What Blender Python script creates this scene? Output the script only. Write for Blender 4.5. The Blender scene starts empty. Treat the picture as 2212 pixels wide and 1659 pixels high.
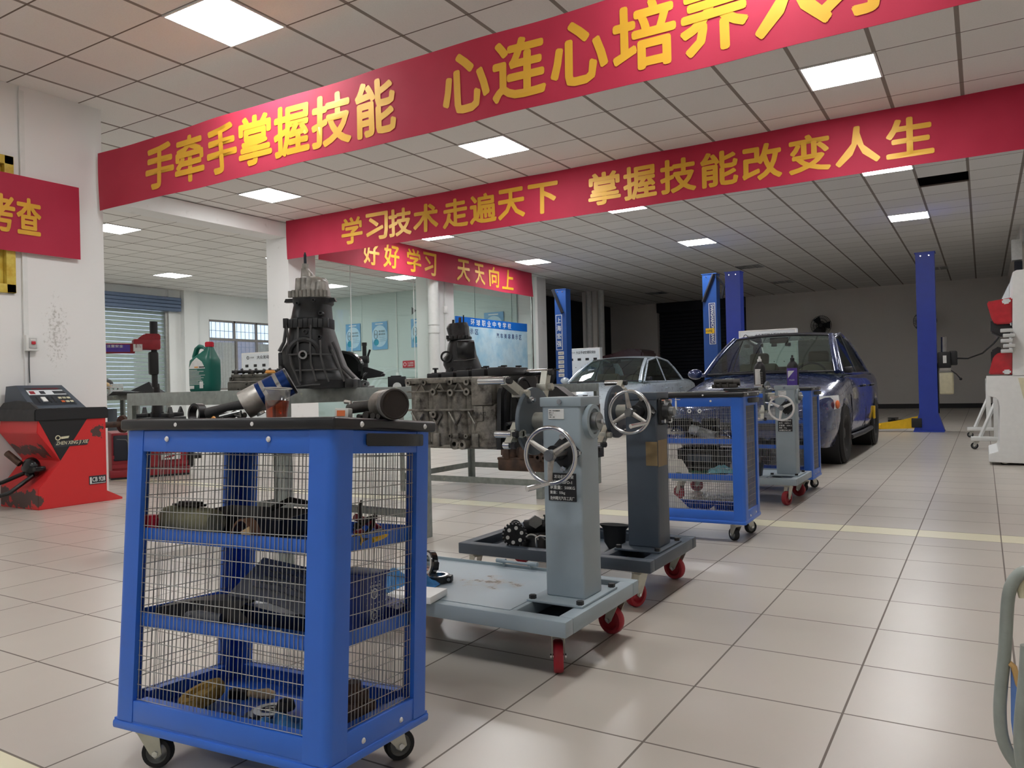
import bpy, bmesh, math, random
from mathutils import Matrix, Vector, Euler
random.seed(7)
S = bpy.context.scene
COL = S.collection
PI = math.pi

# ------------------------------------------------------------------ camera, world, exposure
F, YAW, PIT, ROL, H = 1680.13, 0.5448, 0.0042, -0.0244, 0.8817
CZ = 3.5683                                   # ceiling height
_cy, _sy = math.cos(YAW), math.sin(YAW)
FW = Vector((-_sy * math.cos(PIT), _cy * math.cos(PIT), math.sin(PIT)))
RT = Vector((_cy, _sy, 0)); UP = RT.cross(FW)
R2 = math.cos(ROL) * RT + math.sin(ROL) * UP
U2 = -math.sin(ROL) * RT + math.cos(ROL) * UP
cam = bpy.data.cameras.new('camera'); camo = bpy.data.objects.new('camera', cam); COL.objects.link(camo)
m = Matrix((R2, U2, -FW)).transposed().to_4x4(); m.translation = (0, 0, H); camo.matrix_world = m
cam.sensor_fit = 'HORIZONTAL'; cam.sensor_width = 36; cam.lens = F / 2212 * 36
cam.clip_start = 0.05; cam.clip_end = 200
S.camera = camo
S.view_settings.view_transform = 'Standard'; S.view_settings.look = 'None'
S.view_settings.gamma = 1; S.view_settings.use_curve_mapping = False
S.view_settings.exposure = 1.0
LAMP = 19.0                                   # radiance of one lit ceiling panel
cy = S.cycles
cy.use_denoising = True
try: cy.denoiser = 'OPENIMAGEDENOISE'
except Exception: pass
cy.max_bounces = 8; cy.diffuse_bounces = 4; cy.glossy_bounces = 4; cy.transmission_bounces = 6; cy.transparent_max_bounces = 12
cy.sample_clamp_indirect = 6.0; cy.caustics_reflective = False; cy.caustics_refractive = False
W = bpy.data.worlds.new('sky'); S.world = W; W.use_nodes = True
W.node_tree.nodes['Background'].inputs[0].default_value = (0.62, 0.74, 1.0, 1)
W.node_tree.nodes['Background'].inputs[1].default_value = 0.9

def at(px, py, X=None, Y=None, Z=None):
    """the point of the room on the plane X=, Y= or Z= that the photo shows at this pixel"""
    d = FW + (px - 1106) / F * R2 + (829.5 - py) / F * U2
    t = (Z - H) / d.z if Z is not None else X / d.x if X is not None else Y / d.y
    return Vector((0, 0, H)) + t * d
def atm(M, px, py, x=None, y=None, z=None):
    """the same in the frame of the matrix M"""
    I = M.inverted(); d = I.to_3x3() @ (FW + (px - 1106) / F * R2 + (829.5 - py) / F * U2); o = I @ Vector((0, 0, H))
    t = (x - o.x) / d.x if x is not None else (y - o.y) / d.y if y is not None else (z - o.z) / d.z
    return o + t * d

# ------------------------------------------------------------------ materials
def lin(c):
    return tuple((x / 12.92 if x <= 0.04045 else ((x + 0.055) / 1.055) ** 2.4) for x in (v / 255 for v in c)) + (1,)
class NX:
    """small node-expression helper"""
    def __init__(s, t, o): s.t = t; s.o = o
    def op(s, k, *a):
        n = s.t.nodes.new('ShaderNodeMath'); n.operation = k
        for i, v in enumerate((s,) + a):
            if isinstance(v, NX): s.t.links.new(v.o, n.inputs[i])
            else: n.inputs[i].default_value = v
        return NX(s.t, n.outputs[0])
    def __add__(s, b): return s.op('ADD', b)
    def __sub__(s, b): return s.op('SUBTRACT', b)
    def __mul__(s, b): return s.op('MULTIPLY', b)
    def __truediv__(s, b): return s.op('DIVIDE', b)
    def lt(s, b): return s.op('LESS_THAN', b)
    def gt(s, b): return s.op('GREATER_THAN', b)
    def fract(s): return s.op('FRACT')
    def floor(s): return s.op('FLOOR')
    def mx(s, b): return s.op('MAXIMUM', b)
    def mn(s, b): return s.op('MINIMUM', b)
    def ab(s): return s.op('ABSOLUTE')
def coords(t):
    n = t.nodes.new('ShaderNodeTexCoord'); x = t.nodes.new('ShaderNodeSeparateXYZ')
    t.links.new(n.outputs['Object'], x.inputs[0])
    return n.outputs['Object'], NX(t, x.outputs[0]), NX(t, x.outputs[1]), NX(t, x.outputs[2])
def noise(t, vec, scale, detail=3, rough=0.55):
    n = t.nodes.new('ShaderNodeTexNoise'); n.inputs['Scale'].default_value = scale
    n.inputs['Detail'].default_value = detail; n.inputs['Roughness'].default_value = rough
    t.links.new(vec, n.inputs['Vector']); return NX(t, n.outputs[0])
def mixc(t, fac, a, b, mode='MIX'):
    n = t.nodes.new('ShaderNodeMix'); n.data_type = 'RGBA'; n.blend_type = mode
    if isinstance(fac, NX): t.links.new(fac.o, n.inputs[0])
    else: n.inputs[0].default_value = fac
    for i, v in ((6, a), (7, b)):
        if isinstance(v, tuple): n.inputs[i].default_value = v
        else: t.links.new(v, n.inputs[i])
    return n.outputs[2]
def ramp(t, fac, lo, hi):
    n = t.nodes.new('ShaderNodeMapRange'); n.inputs[1].default_value = lo; n.inputs[2].default_value = hi
    t.links.new(fac.o, n.inputs[0]); return NX(t, n.outputs[0])
def base_mat(name, rough=0.5, metal=0.0, spec=0.5):
    m = bpy.data.materials.new(name); m.use_nodes = True; t = m.node_tree; b = t.nodes['Principled BSDF']
    b.inputs['Roughness'].default_value = rough; b.inputs['Metallic'].default_value = metal
    b.inputs['Specular IOR Level'].default_value = spec
    return m, t, b
def bump(t, b, h, strength=0.3, dist=0.002):
    n = t.nodes.new('ShaderNodeBump'); n.inputs['Strength'].default_value = strength; n.inputs['Distance'].default_value = dist
    t.links.new(h.o, n.inputs['Height']); t.links.new(n.outputs[0], b.inputs['Normal'])
def mat(name, c, rough=0.5, metal=0.0, var=0.10, scale=18.0, spec=0.5, bmp=0.0, c2=None, lo=0.45, hi=0.7, coat=0.0):
    """plain painted / cast / moulded surface with a little uneven wear; c2 = a second colour showing in patches"""
    m, t, b = base_mat(name, rough, metal, spec); v, *_ = coords(t)
    n = noise(t, v, scale, 4)
    a = lin(c); d = tuple(x * (1 - var) for x in a[:3]) + (1,)
    l = tuple(min(1, x * (1 + var * .6)) for x in a[:3]) + (1,)
    col = mixc(t, ramp(t, n, .3, .7), d, l)
    if c2:
        col = mixc(t, ramp(t, noise(t, v, scale * .6, 5, .65), lo, hi), col, lin(c2))
    t.links.new(col, b.inputs['Base Color'])
    t.links.new((n * .25 + (rough - .12)).o, b.inputs['Roughness'])
    if bmp: bump(t, b, noise(t, v, scale * 4, 3), bmp)
    if coat: b.inputs['Coat Weight'].default_value = coat; b.inputs['Coat Roughness'].default_value = .06
    return m
def glow(name, c, s):
    m = bpy.data.materials.new(name); m.use_nodes = True; t = m.node_tree; t.nodes.clear()
    e = t.nodes.new('ShaderNodeEmission'); e.inputs[0].default_value = c; e.inputs[1].default_value = s
    o = t.nodes.new('ShaderNodeOutputMaterial'); t.links.new(e.outputs[0], o.inputs[0]); return m
def glass(name, tint=(1, 1, 1, 1), refl=0.08, rough=0.02):
    m = bpy.data.materials.new(name); m.use_nodes = True; t = m.node_tree; t.nodes.clear()
    a = t.nodes.new('ShaderNodeBsdfTransparent'); a.inputs[0].default_value = tint
    g = t.nodes.new('ShaderNodeBsdfGlossy'); g.inputs['Roughness'].default_value = rough
    f = t.nodes.new('ShaderNodeLayerWeight'); f.inputs[0].default_value = 0.25
    s = t.nodes.new('ShaderNodeMixShader'); o = t.nodes.new('ShaderNodeOutputMaterial')
    t.links.new((NX(t, f.outputs['Facing']) * .30 + refl).o, s.inputs[0])
    t.links.new(a.outputs[0], s.inputs[1]); t.links.new(g.outputs[0], s.inputs[2]); t.links.new(s.outputs[0], o.inputs[0]); return m

def floor_mat():
    m, t, b = base_mat('floor_tiles', .3); v, x, y, z = coords(t)
    # a pale yellow strip runs across twice; the tile rows start afresh after each
    far = y.gt(5.06); near = y.lt(.78)
    y0 = far * 5.06 + near * .78 + (far + near).op('MULTIPLY', -1.0001).op('ADD', 1.0) * 1.0
    gx = (x + 1.138) / .4; gy = (y - y0) / .4
    strip = y.gt(4.84) * y.lt(5.06); strip = strip.mx(y.gt(.78) * y.lt(1.0))
    fx = gx.fract(); fy = gy.fract(); w = .0075
    ln = fx.lt(w).mx(fx.gt(1 - w)); lny = fy.lt(w).mx(fy.gt(1 - w)) * (strip * -1 + 1)
    for e in (4.84, 5.06, .78, 1.0): lny = lny.mx((y - e).ab().lt(.0032))
    line = ln.mx(lny)
    cb = t.nodes.new('ShaderNodeCombineXYZ'); t.links.new(gx.floor().o, cb.inputs[0]); t.links.new(gy.floor().o, cb.inputs[1])
    wn = t.nodes.new('ShaderNodeTexWhiteNoise'); wn.noise_dimensions = '2D'; t.links.new(cb.outputs[0], wn.inputs[0])
    n1 = noise(t, v, 1.1, 5, .6); n2 = noise(t, v, 5, 5, .6)
    col = mixc(t, NX(t, wn.outputs[0]), lin((191, 184, 174)), lin((183, 176, 167)))
    col = mixc(t, ramp(t, n1, .4, .75) * .5, col, lin((196, 189, 178)))
    col = mixc(t, ramp(t, n2, .4, .95) * .05, col, lin((172, 162, 154)))
    col = mixc(t, strip, col, lin((226, 221, 192)))
    col = mixc(t, line * .85, col, lin((84, 72, 64)))
    t.links.new(col, b.inputs['Base Color'])
    t.links.new((ramp(t, n2, .3, .8) * .03 + .28 + line * .4).o, b.inputs['Roughness'])
    bump(t, b, line * -1, .25, .003); return m
def ceiling_mat():
    m, t, b = base_mat('ceiling_tiles', .9, 0, .1); v, x, y, z = coords(t)
    gx = (x + .7075) / .6; gy = (y - 7.04) / .6
    fx = gx.fract(); fy = gy.fract()
    lx = fx.lt(.028).mx(fx.gt(.972)); ly = fy.lt(.011).mx(fy.gt(.989))
    cb = t.nodes.new('ShaderNodeCombineXYZ'); t.links.new(gx.floor().o, cb.inputs[0]); t.links.new(gy.floor().o, cb.inputs[1])
    wn = t.nodes.new('ShaderNodeTexWhiteNoise'); wn.noise_dimensions = '2D'; t.links.new(cb.outputs[0], wn.inputs[0])
    n = noise(t, v, 90, 3)
    col = mixc(t, NX(t, wn.outputs[0]), lin((238, 236, 233)), lin((231, 229, 226)))
    col = mixc(t, ramp(t, n, .45, .75) * .2, col, lin((205, 202, 198)))
    col = mixc(t, lx, col, lin((146, 138, 132))); col = mixc(t, ly, col, lin((120, 110, 104)))
    t.links.new(col, b.inputs['Base Color']); return m

def wall_mat(name, c, dirt=None, var=.04):
    m, t, b = base_mat(name, .7, 0, .25); v, x, y, z = coords(t)
    n = noise(t, v, .8, 4); a = lin(c)
    col = mixc(t, ramp(t, n, .35, .7), a, tuple(k * (1 - var) for k in a[:3]) + (1,))
    if dirt: col = mixc(t, ramp(t, noise(t, v, 5, 8, .75), .60, .74) * dirt, col, lin((165, 160, 150)))
    t.links.new(col, b.inputs['Base Color']); return m

MAT = {}
def mk(k, *a, **kw): MAT[k] = mat(k, *a, **kw); return MAT[k]
MAT['floor'] = floor_mat(); MAT['ceiling'] = ceiling_mat()
MAT['wall'] = wall_mat('white_wall', (234, 234, 233), .6); MAT['wall_far'] = wall_mat('grey_wall', (234, 231, 226), .2)
MAT['wall_left'] = wall_mat('hall_wall', (234, 236, 234), .2); MAT['panel_wall'] = wall_mat('pale_panel_wall', (205, 219, 215), 0)
MAT['dark_wall'] = wall_mat('dark_wall', (40, 42, 50), 0); MAT['lamp'] = glow('lamp_diffuser', (1, 1, 1, 1), LAMP)
mk('lamp_frame', (225, 225, 225), .5)
mk('blue', (44, 104, 206), .42, var=.05, scale=9, coat=.15); mk('blue_dark', (24, 48, 120), .5, var=.1)
mk('rust', (92, 62, 50), .8, c2=(40, 36, 36)); mk('black_rim', (23, 24, 28), .34, c2=(86, 60, 48), lo=.655, hi=.67, scale=26)
mk('black', (26, 27, 30), .5); mk('black_gloss', (16, 17, 20), .22, var=.2); mk('rubber', (30, 30, 31), .8, var=.2)
mk('chrome', (205, 208, 210), .18, 1, var=.05); mk('steel', (150, 152, 152), .35, 1, var=.15); mk('zinc', (190, 190, 180), .4, .8, var=.15)
mk('rivet', (225, 225, 225), .4); mk('wire', (150, 150, 147), .45, .2)
mk('grey_stand', (150, 164, 172), .45, var=.06, scale=12); mk('grey_dark', (66, 76, 88), .45, var=.10, scale=10)
mk('bench_steel', (138, 145, 142), .5, .35, var=.25, scale=22, c2=(170, 172, 150), lo=.64, hi=.75)
mk('cast_alu', (134, 130, 122), .42, .6, var=.35, scale=34, bmp=.3, c2=(56, 52, 47), lo=.47, hi=.68); mk('alu_grey', (136, 133, 127), .45, .5, var=.3, scale=30, bmp=.3); mk('cast_dark', (58, 55, 52), .55, .35, var=.5, scale=24, bmp=.3)
mk('rib_grey', (74, 74, 75), .5, .3, var=.3); mk('cast_grey', (104, 101, 94), .5, .4, var=.35, scale=26, bmp=.3); mk('cast_black', (37, 38, 40), .45, .25, var=.5, scale=20, bmp=.25); mk('alu_light', (176, 172, 166), .45, .7, var=.3, scale=30, bmp=.3)
mk('cast_rust', (88, 66, 54), .6, .3, var=.5, scale=20, c2=(40, 34, 32))
mk('red', (206, 52, 52), .42, var=.08, coat=.1); mk('red_dark', (148, 34, 46), .45, var=.15); mk('red_wheel', (160, 26, 44), .45, var=.15)
mk('red_machine', (205, 46, 48), .42, c2=(92, 66, 62), lo=.625, hi=.635, scale=7)
mk('white_paint', (226, 228, 226), .45, var=.04); mk('white', (240, 240, 238), .5, var=.03); mk('cream', (214, 209, 180), .6)
mk('yellow', (232, 186, 20), .45); mk('yellow_frame', (222, 200, 92), .5, var=.1, scale=12, c2=(196, 160, 50)); mk('gold', (226, 172, 52), .4, .1, var=.08, scale=3)
mk('dark_wood', (70, 44, 28), .6); mk('orange', (228, 156, 68), .5); mk('green_jug', (22, 104, 92), .35, var=.05); mk('cap_red', (214, 36, 60), .5)
mk('label_white', (226, 228, 226), .6); mk('ink', (46, 50, 56), .7); mk('ink_blue', (40, 60, 120), .7)
mk('beige_foam', (132, 130, 104), .9, bmp=.5, scale=60); mk('sponge', (186, 150, 70), .9, bmp=.5, scale=50, c2=(120, 90, 40)); mk('brown', (104, 72, 52), .6); mk('tan', (206, 176, 130), .7)
mk('rag_blue', (60, 128, 190), .9, var=.35, scale=40, bmp=.4); mk('grey_plastic', (92, 94, 96), .5, var=.08); mk('panel_grey', (128, 130, 132), .5, var=.06); mk('plate_dark', (24, 30, 44), .4)
mk('red_lens', (186, 20, 38), .18, coat=.6, var=.2); mk('wall_grey_box', (196, 198, 196), .5)
mk('oil', (150, 66, 14), .2); mk('shutter', (166, 182, 176), .5, .2, var=.08); mk('shutter_head', (96, 112, 138), .5, .2); mk('aluminium', (168, 166, 160), .4, .7, var=.1)
mk('car_blue', (30, 46, 92), .25, .35, var=.04, coat=1); mk('car_silver', (196, 208, 218), .3, .4, var=.04, coat=.8)
mk('lift_blue', (30, 78, 150), .42, var=.1, scale=6); mk('lift_navy', (44, 68, 172), .42, var=.08, scale=6)
mk('poster_blue', (120, 176, 216), .4, c2=(60, 110, 176), scale=3, lo=.5, hi=.8); mk('poster_pale', (196, 224, 238), .4, scale=4, c2=(150, 200, 226)); mk('sign_blue', (22, 110, 208), .4); mk('sign_red', (196, 40, 56), .4)
mk('box_blue', (36, 58, 128), .4, var=.2, scale=60); mk('panel_board', (222, 228, 232), .4, var=.02); mk('interior', (88, 88, 82), .8); mk('seat_cloth', (116, 112, 100), .9); mk('tyre', (24, 24, 25), .75, var=.15, scale=30)
mk('clear_plastic', (205, 205, 200), .3); mk('orange_label', (226, 120, 70), .6); mk('silver_rag', (200, 204, 206), .5); mk('green_mat', (30, 84, 66), .6); mk('teal_rag', (120, 180, 190), .8); mk('paper', (225, 222, 214), .8)
mk('violet', (84, 60, 160), .4); mk('desk_edge', (206, 168, 110), .6); mk('seat_blue', (104, 140, 206), .45); mk('tube_grey', (150, 158, 152), .4, .2, var=.15)
mk('kraft_tape', (132, 112, 78), .5, var=.2); mk('amber', (220, 110, 60), .3); mk('lamp_clear', (220, 226, 226), .12, coat=.8); mk('teal', (40, 150, 176), .4); mk('maroon', (66, 26, 34), .35, coat=.4)
MAT['glass'] = glass('partition_glass', (.95, .99, .98, 1), .03); MAT['car_glass'] = glass('car_glass', (.62, .74, .68, 1), .07)
MAT['side_glass'] = glass('side_glass', (.20, .24, .24, 1), .08); MAT['cup'] = glass('clear_cup', (.90, .90, .89, 1), .20, .12); MAT['tea'] = glass('tea', (.82, .30, .06, 1), .02, .1)
MAT['window_light'] = glow('window_daylight', lin((196, 204, 250)), 1.0)
MAT['tank'] = mk('tank_white', (206, 200, 170), .4)
def cloth_mat():
    m, t, b = base_mat('banner_cloth', .6, 0, .3); v, x, y, z = coords(t)
    n = noise(t, v, 1.3, 3); b.inputs['Sheen Weight'].default_value = .15
    c = mixc(t, ramp(t, n, .35, .65), lin((216, 66, 96)), lin((206, 56, 86)))
    t.links.new(c, b.inputs['Base Color']); bump(t, b, noise(t, v, 2.0, 2), .3, .03)
    tr = t.nodes.new('ShaderNodeBsdfTranslucent'); t.links.new(c, tr.inputs[0]); mx = t.nodes.new('ShaderNodeMixShader'); mx.inputs[0].default_value = .38
    t.links.new(b.outputs[0], mx.inputs[1]); t.links.new(tr.outputs[0], mx.inputs[2]); t.links.new(mx.outputs[0], t.nodes['Material Output'].inputs[0]); return m
MAT['banner'] = cloth_mat()
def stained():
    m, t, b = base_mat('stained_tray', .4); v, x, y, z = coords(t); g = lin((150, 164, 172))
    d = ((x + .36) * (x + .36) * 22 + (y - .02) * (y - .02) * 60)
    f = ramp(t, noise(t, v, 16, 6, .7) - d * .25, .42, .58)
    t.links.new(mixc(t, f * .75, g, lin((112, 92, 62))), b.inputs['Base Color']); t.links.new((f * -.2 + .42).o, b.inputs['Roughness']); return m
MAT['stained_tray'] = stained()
def stained_wall():
    m, t, b = base_mat('stained_wall', .7, 0, .25); v, x, y, z = coords(t)
    d = ((y - 3.80) * (y - 3.80) * 26 + (z - 1.45) * (z - 1.45) * 3.5)
    f = ramp(t, noise(t, v, 30, 6, .7) - d * .30, .46, .60)
    t.links.new(mixc(t, f * .6, lin((234, 234, 233)), lin((150, 147, 138))), b.inputs['Base Color']); return m
MAT['stained_wall'] = stained_wall()
def scuffed():      # red paint rubbed through to brown primer in three places
    m, t, b = base_mat('scuffed_red', .4); v, x, y, z = coords(t); n = noise(t, v, 11, 5, .6)
    def spot(yc, zc, a, c): return (y - yc) * (y - yc) * a + (z - zc) * (z - zc) * c
    d = spot(.50, .60, 60, 30).mn(spot(.12, .47, 40, 45) + x.gt(-.08) * 2.0).mn(spot(.0, .08, 90, 30))
    f = ramp(t, n - d * .9, .37, .385)
    t.links.new(mixc(t, f, lin((206, 46, 48)), lin((84, 62, 58))), b.inputs['Base Color']); return m
MAT['scuffed_red'] = scuffed()

# ------------------------------------------------------------------ mesh helpers
class MB:
    def __init__(s, M=None): s.bm = bmesh.new(); s.M = M or Matrix()
    def _add(s, tb, L=None):
        me = bpy.data.meshes.new('t'); bmesh.ops.transform(tb, matrix=s.M @ (L or Matrix()), verts=tb.verts)
        tb.to_mesh(me); tb.free(); s.bm.from_mesh(me); bpy.data.meshes.remove(me); return s
    def box(s, c, d, rot=(0, 0, 0), bev=0, seg=2, taper=None):
        tb = bmesh.new(); bmesh.ops.create_cube(tb, size=1)
        for v in tb.verts:
            if taper and v.co.z > 0: v.co.x *= taper[0]; v.co.y *= taper[1]
            v.co = Vector((v.co.x * d[0], v.co.y * d[1], v.co.z * d[2]))
        if bev: bmesh.ops.bevel(tb, geom=tb.edges[:], offset=bev, segments=seg, affect='EDGES', profile=.5)
        return s._add(tb, Matrix.Translation(c) @ Euler(rot).to_matrix().to_4x4())
    def b2(s, lo, hi, bev=0, seg=2):
        return s.box([(a + b) / 2 for a, b in zip(lo, hi)], [abs(b - a) for a, b in zip(lo, hi)], bev=bev, seg=seg)
    def cyl(s, p0, p1, r, r2=None, seg=16, caps=True, bev=0):
        p0, p1 = Vector(p0), Vector(p1); d = p1 - p0
        tb = bmesh.new(); bmesh.ops.create_cone(tb, cap_ends=caps, segments=seg, radius1=r, radius2=r if r2 is None else r2, depth=d.length)
        if bev: bmesh.ops.bevel(tb, geom=[e for e in tb.edges if len(e.link_faces) == 2 and any(len(f.verts) > 4 for f in e.link_faces)], offset=bev, segments=2, affect='EDGES')
        q = d.to_track_quat('Z', 'Y').to_matrix().to_4x4()
        return s._add(tb, Matrix.Translation((p0 + p1) / 2) @ q)
    def ring(s, p0, p1, ro, ri, seg=24):
        p0, p1 = Vector(p0), Vector(p1); L = (p1 - p0).length
        return s.lathe([(ri, 0), (ro, 0), (ro, L), (ri, L)], seg, Matrix.Translation(p0) @ (p1 - p0).to_track_quat('Z', 'Y').to_matrix().to_4x4(), closed=True)
    def lathe(s, prof, seg=24, L=None, closed=False, sx=1, sy=1):
        tb = bmesh.new(); rings = []
        for r, z in prof:
            if r < 1e-6: rings.append([tb.verts.new((0, 0, z))])
            else: rings.append([tb.verts.new((r * sx * math.cos(2 * PI * k / seg), r * sy * math.sin(2 * PI * k / seg), z)) for k in range(seg)])
        n = len(rings)
        for i in range(n if closed else n - 1):
            a, b = rings[i], rings[(i + 1) % n]
            for k in range(seg):
                k2 = (k + 1) % seg
                if len(a) == 1 and len(b) == 1: continue
                if len(a) == 1: tb.faces.new((a[0], b[k2], b[k]))
                elif len(b) == 1: tb.faces.new((a[k], a[k2], b[0]))
                else: tb.faces.new((a[k], a[k2], b[k2], b[k]))
        bmesh.ops.recalc_face_normals(tb, faces=tb.faces[:])
        return s._add(tb, L)
    def prism(s, poly, z0, z1, L=None, bev=0):
        """polygon in local XY pulled from z0 to z1"""
        tb = bmesh.new(); a = [tb.verts.new((x, y, z0)) for x, y in poly]; b = [tb.verts.new((x, y, z1)) for x, y in poly]
        tb.faces.new(a); tb.faces.new(b); n = len(poly)
        for k in range(n): tb.faces.new((a[k], a[(k + 1) % n], b[(k + 1) % n], b[k]))
        bmesh.ops.recalc_face_normals(tb, faces=tb.faces[:])
        if bev: bmesh.ops.bevel(tb, geom=tb.edges[:], offset=bev, segments=2, affect='EDGES')
        return s._add(tb, L)
    def loft(s, rings, closed=True, caps=True, L=None):
        tb = bmesh.new(); R = [[tb.verts.new(p) for p in r] for r in rings]; n = len(R[0])
        for a, b in zip(R, R[1:]):
            for k in range(n if closed else n - 1): tb.faces.new((a[k], a[(k + 1) % n], b[(k + 1) % n], b[k]))
        if caps and closed: tb.faces.new(R[0]); tb.faces.new(R[-1])
        bmesh.ops.recalc_face_normals(tb, faces=tb.faces[:])
        return s._add(tb, L)
    def tube(s, path, r, seg=8, closed=False, L=None, flat=1.0):
        P = [Vector(p) for p in path]; n = len(P); tb = bmesh.new(); rings = []
        up = None
        for i, p in enumerate(P):
            a = P[(i - 1) % n] if (closed or i) else p; b = P[(i + 1) % n] if (closed or i < n - 1) else p
            d = (b - a).normalized()
            if up is None: up = Vector((0, 0, 1)) if abs(d.z) < .9 else Vector((1, 0, 0))
            x = d.cross(up).normalized(); y = x.cross(d).normalized(); up = y
            rr = r[i] if isinstance(r, (list, tuple)) else r
            rings.append([tb.verts.new(p + rr * (math.cos(2 * PI * k / seg) * x + flat * math.sin(2 * PI * k / seg) * y)) for k in range(seg)])
        for i in range(n if closed else n - 1):
            a, b = rings[i], rings[(i + 1) % n]
            for k in range(seg): tb.faces.new((a[k], a[(k + 1) % seg], b[(k + 1) % seg], b[k]))
        if not closed: tb.faces.new(rings[0]); tb.faces.new(rings[-1])
        bmesh.ops.recalc_face_normals(tb, faces=tb.faces[:])
        return s._add(tb, L)
    def ball(s, c, r, sc=(1, 1, 1), seg=16):
        tb = bmesh.new(); bmesh.ops.create_uvsphere(tb, u_segments=seg, v_segments=seg // 2 + 2, radius=r)
        return s._add(tb, Matrix.Translation(c) @ Matrix.Diagonal((*sc, 1)))
    def torus(s, c, R, r, axis=(0, 0, 1), seg=40, rs=10):
        q = Vector(axis).to_track_quat('Z', 'Y').to_matrix().to_4x4()
        return s.tube([(R * math.cos(2 * PI * k / seg), R * math.sin(2 * PI * k / seg), 0) for k in range(seg)], r, rs, True, Matrix.Translation(c) @ q)
    def quad(s, *p):
        tb = bmesh.new(); tb.faces.new([tb.verts.new(q) for q in p]); return s._add(tb)
    def grid(s, fn, nu, nv, thick=0):
        tb = bmesh.new(); V = [[tb.verts.new(fn(i / nu, j / nv)) for j in range(nv + 1)] for i in range(nu + 1)]
        for i in range(nu):
            for j in range(nv): tb.faces.new((V[i][j], V[i + 1][j], V[i + 1][j + 1], V[i][j + 1]))
        bmesh.ops.recalc_face_normals(tb, faces=tb.faces[:])
        if thick: bmesh.ops.solidify(tb, geom=tb.faces[:], thickness=thick)
        return s._add(tb)
    def text(s, txt, o, r, u, h, w=None, bold=.0, ext=.0006, center=True, lift=.0008):
        """lettering: o = centre (or left base), r/u = reading and up direction, h = height, w = width it is fitted to"""
        c = bpy.data.curves.new('t', 'FONT'); c.body = txt; c.resolution_u = 2; c.extrude = 0
        ob = bpy.data.objects.new('t', c); COL.objects.link(ob); bpy.context.view_layer.update()
        me = bpy.data.meshes.new_from_object(ob.evaluated_get(bpy.context.evaluated_depsgraph_get()))
        bpy.data.objects.remove(ob); bpy.data.curves.remove(c)
        tb = bmesh.new(); tb.from_mesh(me); bpy.data.meshes.remove(me)
        if not tb.verts: tb.free(); return s
        xs = [v.co.x for v in tb.verts]; ys = [v.co.y for v in tb.verts]
        x0, x1, y0, y1 = min(xs), max(xs), min(ys), max(ys)
        ky = h / (y1 - y0); kx = w / (x1 - x0) if w else ky
        r, u = Vector(r).normalized(), Vector(u).normalized(); n = r.cross(u)
        for v in tb.verts:
            a = (v.co.x - ((x0 + x1) / 2 if center else x0)) * kx; b = (v.co.y - ((y0 + y1) / 2 if center else y0)) * ky
            v.co = Vector(o) + r * a + u * b + n * lift
        if bold:                               # heavier strokes: the glyph laid over itself, a hair apart
            base = tb.copy(); d = bold * h * .62
            for i, (a, b) in enumerate(((1, 0), (-1, 0), (0, 1), (0, -1), (.7, .7), (-.7, -.7), (.7, -.7), (-.7, .7))):
                cp = base.copy(); bmesh.ops.translate(cp, vec=r * a * d + u * b * d + n * .00004 * (i + 1), verts=cp.verts[:])
                me = bpy.data.meshes.new('t'); cp.to_mesh(me); cp.free(); tb.from_mesh(me); bpy.data.meshes.remove(me)
            base.free()
        if ext and not bold:
            g = bmesh.ops.extrude_face_region(tb, geom=tb.faces[:])
            for e in g['geom']:
                if isinstance(e, bmesh.types.BMVert): e.co += n * ext
        return s._add(tb)
    def build(s, name, mt, parent=None, ang=38, loc=None):
        for f in s.bm.faces: f.smooth = True
        s.bm.normal_update(); a = math.radians(ang)
        for e in s.bm.edges:
            e.smooth = not (len(e.link_faces) != 2 or e.calc_face_angle(0) > a)
        me = bpy.data.meshes.new(name); s.bm.to_mesh(me); s.bm.free()
        o = bpy.data.objects.new(name, me); COL.objects.link(o)
        me.materials.append(MAT[mt] if isinstance(mt, str) else mt)
        if parent: o.parent = parent
        if loc: o.location = loc
        return o
def tag(o, label=None, cat=None, group=None, kind=None):
    if label: o['label'] = label
    if cat: o['category'] = cat
    if group: o['group'] = group
    if kind: o['kind'] = kind
    return o
def thing(name, label, cat, loc=(0, 0, 0), rz=0, group=None, M=None):
    o = bpy.data.objects.new(name, None); COL.objects.link(o); o.empty_display_size = .1
    if M is not None: o.matrix_world = M
    else: o.location = loc; o.rotation_euler = (0, 0, rz)
    return tag(o, label, cat, group)
def struct(name, mb, mt): return tag(mb.build(name, mt), kind='structure')
def dup(root, loc=None, rz=None, label=None, M=None):
    def cp(o, par):
        c = o.copy(); COL.objects.link(c)
        if par: c.parent = par; c.matrix_parent_inverse = o.matrix_parent_inverse
        for k in list(o.children): cp(k, c)
        return c
    r = cp(root, None)
    if M is not None: r.matrix_world = M
    if loc is not None: r.location = loc
    if rz is not None: r.rotation_euler = (0, 0, rz)
    if label: r['label'] = label
    return r
def TR(x, y, z, rz=0, rx=0, ry=0): return Matrix.Translation((x, y, z)) @ Euler((rx, ry, rz)).to_matrix().to_4x4()
XA, YA, ZA = Vector((1, 0, 0)), Vector((0, 1, 0)), Vector((0, 0, 1))
RXZ = Matrix.Rotation(PI / 2, 4, 'X')        # local XY polygon -> XZ plane, pulled along -Y
RYZ = Matrix(((0, 0, 1, 0), (1, 0, 0, 0), (0, 1, 0, 0), (0, 0, 0, 1)))  # local XY polygon -> YZ plane, pulled along X
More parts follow.
